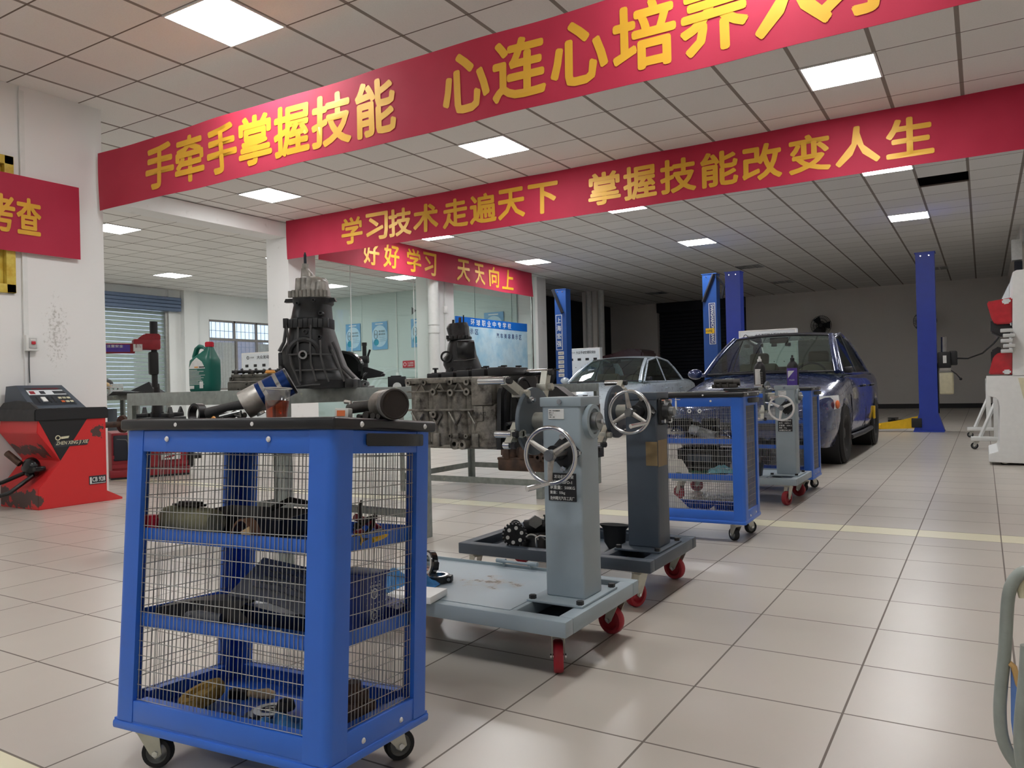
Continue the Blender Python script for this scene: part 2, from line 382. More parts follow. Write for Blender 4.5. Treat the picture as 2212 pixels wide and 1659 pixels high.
# ================================================================== the room
XL, XG, YB = -17.6, -9.35, 25.0
struct('floor', MB().b2((-19, -7, -.1), (4.2, 26, 0)), 'floor')
hx0, hx1, hy0, hy1 = -.7075, -.1075, 11.84, 12.44            # the missing tile
mb = MB()
for a, b in (((-19, -7), (hx0, 26)), ((hx1, -7), (4.2, 26)), ((hx0, -7), (hx1, hy0)), ((hx0, hy1), (hx1, 26))):
    mb.b2((a[0], a[1], CZ), (b[0], b[1], CZ + .02))
struct('ceiling', mb, 'ceiling')
mb = MB()
mb.b2((hx0 - .3, hy0 - .3, CZ + .5), (hx1 + .3, hy1 + .3, CZ + .52))
for a, b in (((hx0 - .32, hy0 - .32), (hx0 - .3, hy1 + .32)), ((hx1 + .3, hy0 - .32), (hx1 + .32, hy1 + .32)), ((hx0 - .3, hy0 - .32), (hx1 + .3, hy0 - .3)), ((hx0 - .3, hy1 + .3), (hx1 + .3, hy1 + .32))):
    mb.b2((a[0], a[1], CZ + .02), (b[0], b[1], CZ + .52))
struct('trim_1', mb, 'dark_wall')
# near wall on the left with its pilaster and the wooden window in it
wy0, wy1, wz0, wz1 = 2.45, 3.47, 1.78, 2.94
mb = MB()
mb.b2((-7.3, -6.5, 0), (-7.02, wy0, CZ)).b2((-7.3, wy0, 0), (-7.02, wy1, wz0)).b2((-7.3, wy0, wz1), (-7.02, wy1, CZ)).b2((-7.3, wy1, 0), (-7.02, 3.53, CZ)).b2((-7.5, 3.53, 0), (-7.0, 4.25, CZ))
struct('wall_left', mb, 'stained_wall')
w = thing('window_1', None, None, (-7.02, 0, 0))
tag(w, kind='structure')
mb = MB(); fw = .075
for a, b in (((-.04, wy0, wz0), (.03, wy0 + fw, wz1)), ((-.04, wy1 - fw, wz0), (.03, wy1, wz1)), ((-.04, wy0, wz0), (.03, wy1, wz0 + fw)), ((-.04, wy0, wz1 - fw), (.03, wy1, wz1)),
             ((-.06, wy1 - fw - .05, wz0 + fw), (-.02, wy1 - fw, wz1 - fw)), ((-.06, wy0 + fw, wz0 + fw), (-.02, wy0 + fw + .05, wz1 - fw))): mb.b2(a, b, .004)
mb.build('window_frame', 'yellow_frame', w)
mb = MB(); mb.b2((-.2, wy0 + fw, wz0 + fw), (-.17, wy1 - fw, wz1 - fw))
for k in range(4): mb.b2((-.16, wy0 + .2 + k * .2, wz0 + fw), (-.12, wy0 + .24 + k * .2, wz1 - fw))
mb.build('window_shutter', 'dark_wood', w)
# beam and column at the mouth of the hall, mid column with pipe, end column
struct('beam_1', MB().b2((-9.7, 4.25, 3.333), (-9.35, 8.7, CZ - .012)), 'wall')
struct('column_1', MB().b2((-9.81, 8.67, 0), (-9.32, 9.25, CZ)), 'wall')
struct('column_2', MB().b2((-9.8, 12.5, 0), (-9.33, 13.15, CZ)), 'wall')
struct('column_3', MB().b2((-9.85, 16.6, 0), (-9.28, 17.05, CZ)), 'wall')
struct('column_4', MB().b2((-9.86, 20.3, 0), (-9.4, 20.8, CZ)), 'wall_far')
# the hall beyond
mb = MB(); wy0, wy1, wz0, wz1 = 13.55, 16.2, 1.0, 2.89
mb.b2((XL - .3, -7, 0), (XL - .05, 9.2, CZ)).b2((XL - .3, 9.2, 3.05), (XL - .05, 12.36, CZ)).b2((XL - .3, 12.36, 0), (XL, 12.69, CZ)).b2((XL - .3, 12.69, 0), (XL + .16, 13.09, CZ))
mb.b2((XL - .3, 13.09, 0), (XL, wy0, CZ)).b2((XL - .3, wy0, 0), (XL, wy1, wz0)).b2((XL - .3, wy0, wz1), (XL, wy1, CZ)).b2((XL - .3, wy1, 0), (XL, 17, CZ))
struct('wall_west', mb, 'wall_left')
mb = MB(); mb.b2((XL, 16.56, 0), (-9.85, 16.7, CZ))
for x in (-16.2, -14.93, -13.66, -12.4, -11.1, -10.0): mb.b2((x - .012, 16.545, 1.25), (x + .012, 16.565, CZ - .02))
mb.b2((XL, 16.54, 1.22), (-9.86, 16.565, 1.25))
struct('wall_panelled', mb, 'panel_wall')
struct('wall_south', MB().b2((-19, -6.8, 0), (4.2, -6.5, CZ)), 'wall'); struct('wall_east', MB().b2((2.4, -6.5, 0), (2.7, 16.7, CZ)), 'wall_far')
struct('wall_hall_south', MB().b2((-17.6, 3.0, 0), (-7.5, 3.2, CZ)), 'wall_left')
# far end
mb = MB(); mb.b2((-6.4, YB, .12), (.62, YB + .2, CZ))
for x in (-4.3, -2.7, -1.2): mb.b2((x - .006, YB - .008, .12), (x + .006, YB, CZ))
for x0, x1, z in ((-2.95, -2.35, 3.05), (-6.4, -5.75, 2.72)):
    mb.b2((x0, YB - .008, z), (x1, YB, z + .012)).b2((x1 - .012, YB - .008, .12), (x1, YB, z))
struct('wall_north', mb, 'wall_far')
struct('baseboard_north', MB().b2((-6.4, YB - .015, 0), (.62, YB + .2, .13)), 'black')
struct('wall_north_dark', MB().b2((-11.5, YB + .1, 0), (-6.4, YB + .3, CZ)), 'dark_wall')
mb = MB(); mb.b2((-11.2, 17.05, 0), (-11.0, YB, CZ)); struct('wall_dark', mb, 'dark_wall')
struct('wall_far_pier', MB().b2((-11.0, YB - .15, 0), (-9.3, YB + .1, CZ)), 'wall_far')
mb = MB()
for k in range(28): mb.b2((-9.28, YB - .02, .1 + k * .115), (-6.42, YB, .205 + k * .115), .006, 1)
mb.b2((-9.3, YB - .2, 3.25), (-6.4, YB, CZ))
struct('door_2', mb, mat('navy_shutter', (22, 26, 42), .5))
struct('wall_right', MB().b2((.62, 17, 0), (.9, YB + .2, CZ)).b2((.62, 16.7, 0), (3.9, 17, CZ)), 'wall_far')
# daylight side: roller shutter and barred window of the hall
w = thing('door_1', None, None, (XL - .12, 0, 0)); tag(w, kind='structure')
mb = MB()
for k in range(30): mb.b2((0, 9.2, .02 + k * .1), (.022, 12.3, .112 + k * .1), .008, 1)
mb.build('slat_curtain', 'shutter', w)
MB().b2((-.02, 12.28, 0), (.09, 12.36, 3.05)).build('guide_rail', 'aluminium', w)
mb = MB()
for k in range(4): mb.b2((.05, 9.2, 3.01 + k * .088), (.30, 12.60, 3.095 + k * .088), .012, 1)
mb.build('shutter_box', 'shutter_head', w)
w = thing('window_2', None, None, (XL - .1, 0, 0)); tag(w, kind='structure')
mb = MB()
wy0, wy1, wz0, wz1 = 13.55, 16.2, 1.0, 2.89
for a, b in (((0, wy0, wz0), (.06, wy0 + .05, wz1)), ((0, wy1 - .05, wz0), (.06, wy1, wz1)), ((0, wy0, wz1 - .05), (.06, wy1, wz1)), ((0, wy0, wz0), (.06, wy1, wz0 + .05)), ((0, wy0, 2.34), (.07, wy1, 2.41)),
             ((0, 14.38, 2.38), (.06, 14.44, wz1)), ((0, 15.14, 2.38), (.06, 15.20, wz1)), ((0, 14.44, wz0), (.06, 14.50, 2.36)), ((0, 15.14, wz0), (.06, 15.20, 2.36))): mb.b2(a, b)
mb.build('window_frame', mat('window_frame_grey', (140, 134, 130), .5, .2), w)
mb = MB()
for k in range(19): mb.cyl((-.12, wy0 + .1 + k * .14, wz0), (-.12, wy0 + .1 + k * .14, wz1), .008, seg=6)
for z in (1.6, 2.2, 2.62): mb.cyl((-.12, wy0, z), (-.12, wy1, z), .007, seg=6)
mb.build('window_bars', mat('bar_grey', (170, 170, 190), .5), w)
MB().b2((.025, wy0 + .05, wz0 + .05), (.030, wy1 - .05, wz1 - .05)).build('window_pane', 'glass', w)
mb = MB(); mb.b2((-.02, 13.6, 1.05), (.0, 14.44, 2.3)).b2((-.02, 15.2, 1.05), (.0, 16.15, 2.3)); 
for k in range(9): mb.cyl((.0, 13.63 + k * .1, 1.05), (.0, 13.63 + k * .1, 2.3), .012, seg=6); mb.cyl((.0, 15.25 + k * .1, 1.05), (.0, 15.25 + k * .1, 2.3), .012, seg=6)
mb.build('window_blind', mat('blind_cloth', (206, 194, 196), .8), w)
tag(MB().b2((XL - 2.2, 12.8, 0), (XL - 2.1, 17.2, 2.55)).build('wall_outside', mat('outside_wall', (205, 190, 196), .8)), kind='structure')

# glass partition: panes with slim posts, one thing to each bay
def partition(name, y0, y1, posts, label):
    t = thing(name, label, 'partition', (XG, 0, 0))
    ys = [y0] + posts + [y1]
    for a, b in zip(ys, ys[1:]): MB().b2((-.005, a + .004, .08), (.005, b - .004, CZ)).build('pane', 'glass', t)
    mb = MB(); mb.b2((-.03, y0, 0), (.03, y1, .08)).build('bottom_rail', 'aluminium', t)
    for p in posts: MB().b2((-.008, p - .004, .08), (.008, p + .004, CZ)).build('joint', 'white_paint', t)
    return t
partition('glass_partition', 9.25, 12.5, [10.10, 11.85], 'tall clear glass partition between two white columns, posters seen through it')
partition('glass_partition', 13.15, 16.6, [], 'tall clear glass partition behind the blue and white display board')
t = thing('drain_pipe', 'white plastic drain pipe with two collars running up the mid column', 'pipe', (-9.20, 12.28, 0))
MB().cyl((0, 0, 0), (0, 0, CZ), .105, seg=24).build('pipe', 'white_paint', t)
MB().cyl((0, 0, 1.98), (0, 0, 2.06), .118, seg=24).cyl((0, 0, 2.14), (0, 0, 2.17), .118, seg=24).build('collar', 'white_paint', t)
t = thing('conduit', 'thin white conduit with a junction box on the mid column', 'pipe', (-9.325, 12.83, 0))
MB().b2((0, -.015, 1.2), (.02, .015, CZ)).build('trunking', 'white_paint', t)
MB().b2((0, -.05, 2.42), (.04, .05, 2.56), .004).build('junction_box', 'white', t)
tag(MB().b2((0, -.01, -.0), (.03, .03, CZ)).build('steel_pole', 'chrome', loc=(-9.36, 16.42, 0)), 'thin bright metal pole beside the end column under the short banner', 'pole')
for x, l in ((-9.27, 'pale drain pipe nearer the doorway on the dim far column'), (-9.60, 'pale drain pipe on the middle of the dim far column')):
    tag(MB().cyl((0, 0, 0), (0, 0, CZ), .085, seg=20).build('drain_pipe', 'wall_grey_box', loc=(x + .05 if x > -9.5 else x, 20.19, 0)), l, 'pipe')

# ------------------------------------------------------------------ lamps
def lamp_panel(x, y, lit=True, label=None, group=None):
    t = thing('ceiling_light', label, 'ceiling light', (x, y, CZ), group=group)
    mb = MB()
    for a, b in (((-.3, -.3), (.3, -.285)), ((-.3, .285), (.3, .3)), ((-.3, -.285), (-.285, .285)), ((.285, -.285), (.3, .285))): mb.b2((a[0], a[1], -.012), (b[0], b[1], 0))
    mb.build('frame', 'lamp_frame', t)
    MB().b2((-.285, -.285, -.010), (.285, .285, -.004)).build('diffuser', 'lamp', t)
    return t
LX = (-1.0, -4.605, -8.205, -11.805, -15.405)
LY = (3.74, 7.34, 10.94, 14.54)
names = {(-4.605, 3.74): 'large bright square ceiling panel above the longest red banner', (-1.0, 7.34): 'bright ceiling panel between the two long banners, nearest the right wall', (-4.605, 7.34): 'bright ceiling panel between the two long banners, over the engine stands',
         (-8.205, 7.34): 'bright ceiling panel just in front of the white beam', (-11.805, 7.34): 'bright ceiling panel close behind the near white pilaster', (-1.0, 10.94): 'bright ceiling panel behind the second banner, under its last characters',
         (-4.605, 10.94): 'bright ceiling panel behind the second banner, under the middle of it', (-8.205, 10.94): 'bright ceiling panel peeping below the second banner above the short banner', (-15.405, 10.94): 'bright ceiling panel before the roller shutter',
         (-1.0, 14.54): 'small bright ceiling panel next to the missing tile, farthest on that row', (-4.605, 14.54): 'small bright ceiling panel over the two cars', (-8.205, 14.54): 'small bright ceiling panel above the end of the short banner',
         (-11.805, 14.54): 'bright ceiling panel seen through the glass under the short banner', (-15.405, 14.54): 'bright ceiling panel seen through the glass beside the tall gearbox', (-11.805, 10.94): 'lit ceiling panel in the hall hidden behind the white column'}
for (x, y), l in names.items(): lamp_panel(x, y, True, l, 'square ceiling panels')
for x, y in ((-1.0, 3.74), (-1.0, .14), (-4.605, .14), (-1.0, -3.46), (-4.605, -3.46), (-11.805, 3.9), (-15.405, 7.34), (-8.605, 5.2)):
    if x == -8.605: continue
    lamp_panel(x, y, True, 'lit square ceiling panel outside the view of the photograph', 'square ceiling panels')
def louvre(x, y, label):
    t = thing('louvre_light', label, 'ceiling light', (x, y, CZ), group='unlit louvred ceiling lights')
    MB().b2((-.29, -.29, -.004), (.29, .29, 0)).build('tray', 'lamp_frame', t)
    for k in range(3):
        mb = MB(); x0 = -.27 + k * .185
        mb.b2((x0, -.28, -.016), (x0 + .012, .28, -.004)).b2((x0 + .158, -.28, -.016), (x0 + .17, .28, -.004))
        for j in range(9): mb.b2((x0 + .012, -.27 + j * .065, -.014), (x0 + .158, -.255 + j * .065, -.004))
        mb.build('louvre', 'chrome', t)
louvre(-4.605, 18.44, 'unlit louvred ceiling light above the dark blue lift post, nearest of its kind'); louvre(-4.605, 21.9, 'unlit louvred ceiling light over the blue car, near the back wall'); louvre(-8.205, 21.9, 'unlit louvred ceiling light before the dark doorway'); louvre(-.95, 21.9, 'unlit louvred ceiling light behind the lone blue lift post')

# ------------------------------------------------------------------ banners
def banner(name, label, origin, r, length, z0, z1, chars, cw, ch, zc, sag=.0, fold=.01, bold=.035, ragged=0):
    """r = reading direction; chars = [(character, distance along the banner)]"""
    n = r.cross(ZA); t = thing(name, label, 'banner', origin)
    def fn(u, v):
        x = u * length
        return r * x + ZA * (z0 + (z1 - z0) * v - sag * 4 * u * (1 - u)) + n * (fold * math.sin(x * 3.1 + v * 2.2) + fold * .5 * math.sin(x * 7.3 + 1 + v))
    MB().grid(fn, int(length * 8) + 4, 6, .004).build('cloth', 'banner', t)
    for c, x in chars:
        mb = MB(); mb.text(c, (0, 0, 0), r, ZA, ch, cw, bold, 0, lift=0)
        for v in mb.bm.verts:
            a = v.co.dot(r) + x; b = v.co.z + zc
            q = fn(a / length, (b - z0) / (z1 - z0)); v.co = q + n * .007
        mb.build('character', 'gold', t)
    return t
def xs(seq, Y): return [(c, at(px, py, Y=Y).x) for c, px, py in seq]
b1 = xs([('手', 345, 350), ('牵', 408, 335), ('手', 480, 312), ('掌', 553, 297), ('握', 632, 278), ('技', 715, 250), ('能', 810, 230), ('心', 1008, 185), ('连', 1122, 145), ('心', 1250, 110), ('培', 1390, 70), ('养', 1541, 35), ('人', 1712, 0), ('才', 1860, -30)], 4.2)
banner('banner', 'longest red banner with gold characters hanging across the room, nearest the viewer', (-6.95, 4.2, 0), XA, 9.4, 2.608, 3.135, [(c, x + 6.95) for c, x in b1], .36, .37, 2.872, bold=.05)
b2 = xs([('学', 760, 497), ('习', 815, 487), ('技', 865, 478), ('术', 920, 465), ('走', 983, 455), ('遍', 1043, 440), ('天', 1105, 428), ('下', 1173, 420), ('掌', 1305, 400), ('握', 1382, 380), ('技', 1465, 372), ('能', 1553, 352), ('改', 1645, 337), ('变', 1748, 320), ('人', 1852, 312), ('生', 1965, 290)], 8.6)
banner('banner', 'second long red banner behind the first, hung from the ceiling between two columns', (-9.26, 8.6, 0), XA, 12.6, 2.965, CZ - .004, [(c, x + 9.26) for c, x in b2], .40, .37, 3.25, bold=.05)
b3 = [(c, at(px, py, X=-9.05).y) for c, px, py in [('好', 803, 553), ('好', 845, 560), ('学', 893, 570), ('习', 930, 578), ('天', 1000, 590), ('天', 1036, 598), ('向', 1068, 605), ('上', 1097, 612)]]
banner('banner', 'short red banner along the glass partition with eight gold characters', (-9.05, 9.05, 0), YA, at(1150, 620, X=-9.05).y - 9.05, 3.0, CZ - .004, [(c, y - 9.05) for c, y in b3], .40, .42, 3.29, fold=.02, bold=.035)
b4 = [(c, at(px, py, X=-6.96).y) for c, px, py in [('核', -110, 450), ('考', 2, 455), ('查', 60, 462)]]
banner('banner', 'red banner on the near white wall crossing the yellow window', (-6.95, 1.6, 0), YA, 2.4, 2.13, 2.78, [(c, y - 1.6) for c, y in b4], .19, .30, 2.44, fold=.004, bold=.04)

# ------------------------------------------------------------------ wall things near and in the hall
t = thing('switch_box', 'white breaker box with a red switch on the near white wall', 'switch box', (-6.995, 3.57, 1.36))
MB().b2((0, -.053, -.067), (.05, .053, .067), .004).build('case', 'white_paint', t)
MB().b2((.05, -.033, -.045), (.056, .033, .045), .003).build('cover', 'wall_grey_box', t)
MB().b2((.056, -.016, -.012), (.068, .016, .014), .003).build('toggle', 'sign_red', t)
mb = MB(); mb.b2((.056, -.02, .022), (.0575, .02, .034)); mb.build('label_plate', 'label_white', t)
tag(MB().b2((0, -.02, 0), (.02, .02, 2.1)).build('conduit', 'white_paint', loc=(-7.015, 3.545, 1.43)), 'thin white cable conduit running down to the breaker box', 'conduit')
tag(MB().tube([(0, 0, 1.29), (.004, -.004, 1.15), (.006, -.002, 1.02)], .006, 6).build('power_cable', 'grey_plastic', loc=(-6.99, 3.56, 0)), 'thin grey cable running down from the breaker box behind the wheel balancer', 'cable')
def poster(x0, x1, label, tri=False):
    t = thing('poster', label, 'poster', ((x0 + x1) / 2, 16.54, 2.02), group='blue posters behind the glass'); w = (x1 - x0) / 2; h = .765
    MB().b2((-w, -.006, 0), (w, 0, h)).build('sheet', 'poster_blue', t)
    mb = MB(); n = 24
    mb.prism([(w * .98 * math.cos(a), .37 + .30 * math.sin(a)) for a in [2 * PI * k / n for k in range(n)]], .006, .0075, RXZ); mb.build('pale_oval', 'poster_pale', t)
    mb = MB(); mb.b2((-w * .55, -.0075, h - .07), (w * .45, -.006, h - .045)); mb.build('headline', 'white', t)
    mb = MB(); a = [(-w * .5 + .055 * math.cos(k * PI / 8), .42 + (.06 if k < 8 else -.06) + .055 * math.sin(k * PI / 8)) for k in range(16)]
    mb.tube([(p[0], -.009, p[1]) for p in a], .006, 6, True); mb.text('检查', (-w * .5, -.008, .42), XA, ZA, .05, .07)
    mb.text('发动机', (w * .3, -.008, .50), XA, ZA, .05, w * .85, .02); mb.text('基本检查', (w * .3, -.008, .42), XA, ZA, .05, w * .85, .02)
    for k in range(3): mb.b2((-.05 * w, -.0085, .33 - k * .05), (w * .8, -.0075, .335 - k * .05))
    mb.build('lettering', 'ink', t)
    mb = MB(); mb.cyl((-w * .45, -.0065, .2), (-w * .45, -.009, .2), w * .33, seg=24); mb.build('round_picture', 'teal', t)
    return t
poster(-16.85, -16.25, 'blue poster half hidden by the tall gearbox'); poster(-15.52, -14.97, 'blue poster behind the glass nearest the tall gearbox, split by a glass joint'); poster(-14.54, -13.99, 'blue poster right above the black stand tool'); poster(-13.16, -12.6, 'blue poster beside the drain pipe, cut by the column edge')
poster(-10.80, -10.22, 'blue poster rising behind the display board')
mb = MB(); mb.prism([(-13.13, 3.11), (-13.13, 2.90), (-12.97, 3.005)], 0, .004, Matrix.Translation((0, 16.545, 0)) @ RXZ)
tag(mb.build('arrow_sticker', 'grey_plastic'), 'grey triangular arrow sticker on the pale panel wall', 'sticker')
mb = MB()
for k, c in enumerate('实训车间'): mb.text(c, (-12.83, 16.548, 3.15 - k * .075), XA, ZA, .06, .07, .02)
tag(mb.build('wall_lettering', 'ink'), 'small column of dark characters beside the triangular arrow', 'lettering')
t = thing('warning_sign', 'small red notice sign with white lettering on the pale panel wall', 'sign', (-13.265, 16.54, 1.575))
MB().b2((-.21, -.008, -.095), (.21, 0, .095), .003).build('plate', 'sign_red', t)
mb = MB(); mb.text('小心触电', (.06, -.009, .032), XA, ZA, .05, .20, .02).text('注意安全', (.06, -.009, -.035), XA, ZA, .05, .20, .02); mb.torus((-.13, -.01, 0), .045, .008, YA, 20, 6)
mb.build('lettering', 'white', t)
t = thing('wall_socket', 'small white socket with conduit on the pale panel wall', 'socket', (-13.66, 16.545, 1.3)); MB().b2((-.04, -.03, -.06), (.04, 0, .06), .004).build('socket_plate', 'white', t); MB().b2((-.01, -.012, .06), (.01, 0, 2.2)).build('conduit', 'white_paint', t)
# blue and white display board on the partition
t = thing('display_board', 'long white display board with a blue header and white school name', 'board', (-9.30, 0, 0))
MB().b2((-.03, 13.18, .75), (0, 16.1, 2.2)).build('panel', 'poster_pale', t)
MB().b2((-.03, 13.18, 2.2), (.004, 16.1, 2.385)).build('header', 'sign_blue', t)
MB().b2((-.03, 13.18, .66), (.004, 16.1, .75)).build('footer', 'sign_blue', t)
for k, c in enumerate('环球职业中专学校'): MB().text(c, (.005, 13.78 + k * .215, 2.29), YA, ZA, .125, .14, .03).build('header_character', 'white', t)
mb = MB()
for k, c in enumerate('展示区'): mb.text(c, (.002, 13.55 + k * .19, 2.09), YA, ZA, .11, .12, .02)
for k, c in enumerate('汽车美容展示区'): mb.text(c, (.002, 14.78 + k * .165, 2.05), YA, ZA, .11, .11, .02)
mb.build('lettering', 'ink_blue', t)
for y in (14.6, 15.6): pass
# ================================================================== casters, tool carts, engine stands
def caster(parent, x, y, h, r=.036, w=.026, sw=0.0, tread='rubber', fork='zinc', hub='steel', brake=False, mz=0.0):
    """h = height of the mounting face above the floor; the fork trails by sw"""
    off = Vector((math.cos(sw), math.sin(sw), 0)) * r * .55; ax = Vector((-math.sin(sw), math.cos(sw), 0))
    c = Vector((x, y, mz)) + off + ZA * (r - h); mb = MB()
    mb.box((x, y, mz - .003), (.07, .06, .006), (0, 0, sw), .001).cyl((x, y, mz - .006), (x, y, mz - .016), .024, seg=16)
    for s in (-1, 1):
        p = ax * s * (w / 2 + .004); d = off.normalized(); top = Vector((x, y, mz - .014)) + p
        a, b = top - d * .026, top + d * .026; e, f = c + p + d * .014, c + p - d * .014
        mb.loft([[q - ax * .0012 for q in (a, b, e, c + p - ZA * .012, f)], [q + ax * .0012 for q in (a, b, e, c + p - ZA * .012, f)]])
    mb.box(Vector((x, y, mz - .0145)), (.054, w + .012, .003), (0, 0, sw))
    o = mb.build('caster', fork, parent)
    q = Matrix.Translation(c) @ ax.to_track_quat('Z', 'Y').to_matrix().to_4x4(); k = w / 2
    MB(q).lathe([(r * .7, -k), (r * .93, -k), (r, -k * .6), (r, k * .6), (r * .93, k), (r * .7, k)], 28, closed=True).build('wheel', tread, o)
    MB(q).lathe([(0, -k * .7), (r * .35, -k * .8), (r * .6, -k * .35), (r * .71, -k * .9), (r * .71, k * .9), (r * .6, k * .35), (r * .35, k * .8), (0, k * .7)], 24).build('hub', hub, o)
    MB().cyl(c - ax * (k + .010), c + ax * (k + .010), .007, seg=6).build('axle_bolt', 'chrome', o)
    if brake:
        MB().box(c + off.normalized() * (r * .9) + ZA * (r * .62), (.05, .028, .008), (0, .35, sw), .002).build('brake_pedal', fork, o)
    return o
CX, CY, CT = .32, .19, .725
def wires(mb, a0, a1, z0, z1, f, sa=.0118, sz=.0335, r=.00105):
    n = int((a1 - a0) / sa)
    for k in range(n + 1):
        a = a0 + k * (a1 - a0) / n + random.uniform(-.0012, .0012); b = a + random.uniform(-.002, .002); c = (a + b) / 2 + random.uniform(-.0022, .0022)
        mb.tube([f(a, z0), f(c, (z0 + z1) / 2 + random.uniform(-.1, .1)), f(b, z1)], r, 4)
    z = z0 + sz * .4
    while z < z1:
        w = random.uniform(-.003, .003)
        mb.tube([f(a0, z), f(a0 + (a1 - a0) * random.uniform(.3, .7), z + w), f(a1, z + random.uniform(-.002, .002))], r, 4); z += sz
def make_cart(label, M, hs):
    t = thing('tool_cart', label, 'tool cart', M=M, group='blue wire sided tool carts')
    mb = MB(); mb.b2((-CX, -CY, .0), (CX, CY, .02), .006).b2((-CX + .004, -CY + .004, .018), (CX - .004, CY - .004, .024))
    mb.build('base_tray', 'blue', t)
    for sx in (-1, 1):
        for sy in (-1, 1):
            x0, y0 = sx * (CX - .002), sy * (CY - .002); th = .012; fl = .064; rr = .02
            arc = [(x0 - sx * rr * (1 - math.sin(a)), y0 - sy * rr * (1 - math.cos(a))) for a in [PI / 2 * k / 6 for k in range(7)]]
            poly = [(x0 - sx * fl, y0)] + arc + [(x0, y0 - sy * fl), (x0 - sx * th, y0 - sy * fl), (x0 - sx * th, y0 - sy * th), (x0 - sx * fl, y0 - sy * th)]
            MB().prism(poly, .022, .698).build('corner_post', 'blue', t)
    for s in (-1, 1):
        for z0, z1, n in ((.648, .698, 'top_rail'), (.024, .070, 'bottom_rail')):
            mb = MB(); y = s * (CY - .008); mb.b2((-CX + .066, y - .005, z0), (CX - .066, y + .005, z1), .0015)
            if n == 'bottom_rail': mb.b2((-CX + .07, y - s * .03, z1 - .003), (CX - .07, y, z1))
            mb.build(n, 'blue', t)
            mb = MB(); x = s * (CX - .008); mb.b2((x - .005, -CY + .066, z0), (x + .005, CY - .066, z1), .0015)
            if n == 'bottom_rail': mb.b2((x - s * .03, -CY + .07, z1 - .003), (x, CY - .07, z1))
            mb.build(n, 'blue', t)
    for z in (.437, .238):
        mb = MB(); mb.b2((-.296, -.172, z), (.296, .172, z + .004))
        for a, b in (((-.296, -.174, z), (.296, -.170, z + .031)), ((-.296, .170, z), (.296, .174, z + .031)), ((-.298, -.172, z), (-.294, .172, z + .031)), ((.294, -.172, z), (.298, .172, z + .031))): mb.b2(a, b, .001)
        mb.build('shelf', 'blue', t)
    mb = MB(); mb.b2((-CX - .006, -CY - .008, .698), (CX + .006, CY + .008, CT), .007, 3)
    mb.build('worktop', 'black_rim', t)
    for s in (-1, 1):
        mb = MB(); wires(mb, -.262, .262, .058, .655, lambda a, z: (a, s * .1765, z)); mb.build('wire_mesh', 'wire', t)
        mb = MB(); wires(mb, -.135, .135, .058, .655, lambda a, z: (s * .3065, a, z)); mb.build('wire_mesh', 'wire', t)
    mb = MB(); n = 14   # bow handle on the end
    out = [(CX + .002 + .034 * math.sin(PI * k / n) ** .6, -.085 + .225 * k / n) for k in range(n + 1)]; inn = [(CX + .002 + .024 * math.sin(PI * k / n) ** .6 - .001, -.078 + .211 * k / n) for k in range(n + 1)]
    mb.prism(out + inn[::-1], .664, .692, bev=.002); mb.build('handle', 'black_gloss', t)
    for x, y, z in [(-.171, -1, .678), (.142, -1, .678), (-.135, -1, .711), (.101, -1, .711), (-.171, 1, .678), (.142, 1, .678)]:
        q = CY + (.009 if z > .7 else .003); MB().lathe([(0, .003), (.004, .003), (.0065, 0)], 14, Matrix.Translation((x, y * (q - .003), z)) @ Matrix.Rotation(PI / 2 * (1 if y < 0 else -1), 4, 'X')).build('rivet', 'rivet', t)
    for y, z in [(-.105, .711), (.145, .711), (-.067, .036), (.074, .036)]:
        q = CX + (.006 if z > .7 else -.003); MB().lathe([(0, .003), (.004, .003), (.0065, 0)], 14, Matrix.Translation((q, y, z)) @ Matrix.Rotation(PI / 2, 4, 'Y')).build('rivet', 'rivet', t)
    for (x, y, sw), h in zip(((-.26, -.13, .5), (.25, -.13, 2.4), (.255, .125, .9), (-.26, .13, 3.0)), hs): caster(t, x, y, h, sw=sw)
    return t
def MROT(loc, rz, rx, ry): return Matrix.Translation(loc) @ Matrix.Rotation(rz, 4, 'Z') @ Matrix.Rotation(rx, 4, 'X') @ Matrix.Rotation(ry, 4, 'Y')
C1 = MROT((-1.472, 1.287, .091), .087, -.077, -.006)
hs = [(C1 @ Vector((x, y, 0))).z for x, y in ((-.26, -.13), (.25, -.13), (.255, .125), (-.26, .13))]
cart1 = make_cart('nearest blue tool cart with a piston and a cup of tea on top', C1, hs)
n2 = at(1609, 1136, Z=.10); C2 = TR(n2.x - CX, n2.y + CY, .10, .03)
n3 = at(1757, 1037, Z=.10); C3 = TR(n3.x - CX, n3.y + CY, .10, .0)
C2L = 'blue tool cart between the dark grey and the far pale grey engine stands'; C3L = 'farthest blue tool cart, against the front of the blue car, two bottles on it'
cart2 = make_cart(C2L, C2, [.10] * 4)
cart3 = dup(cart2, M=C3, label=C3L)

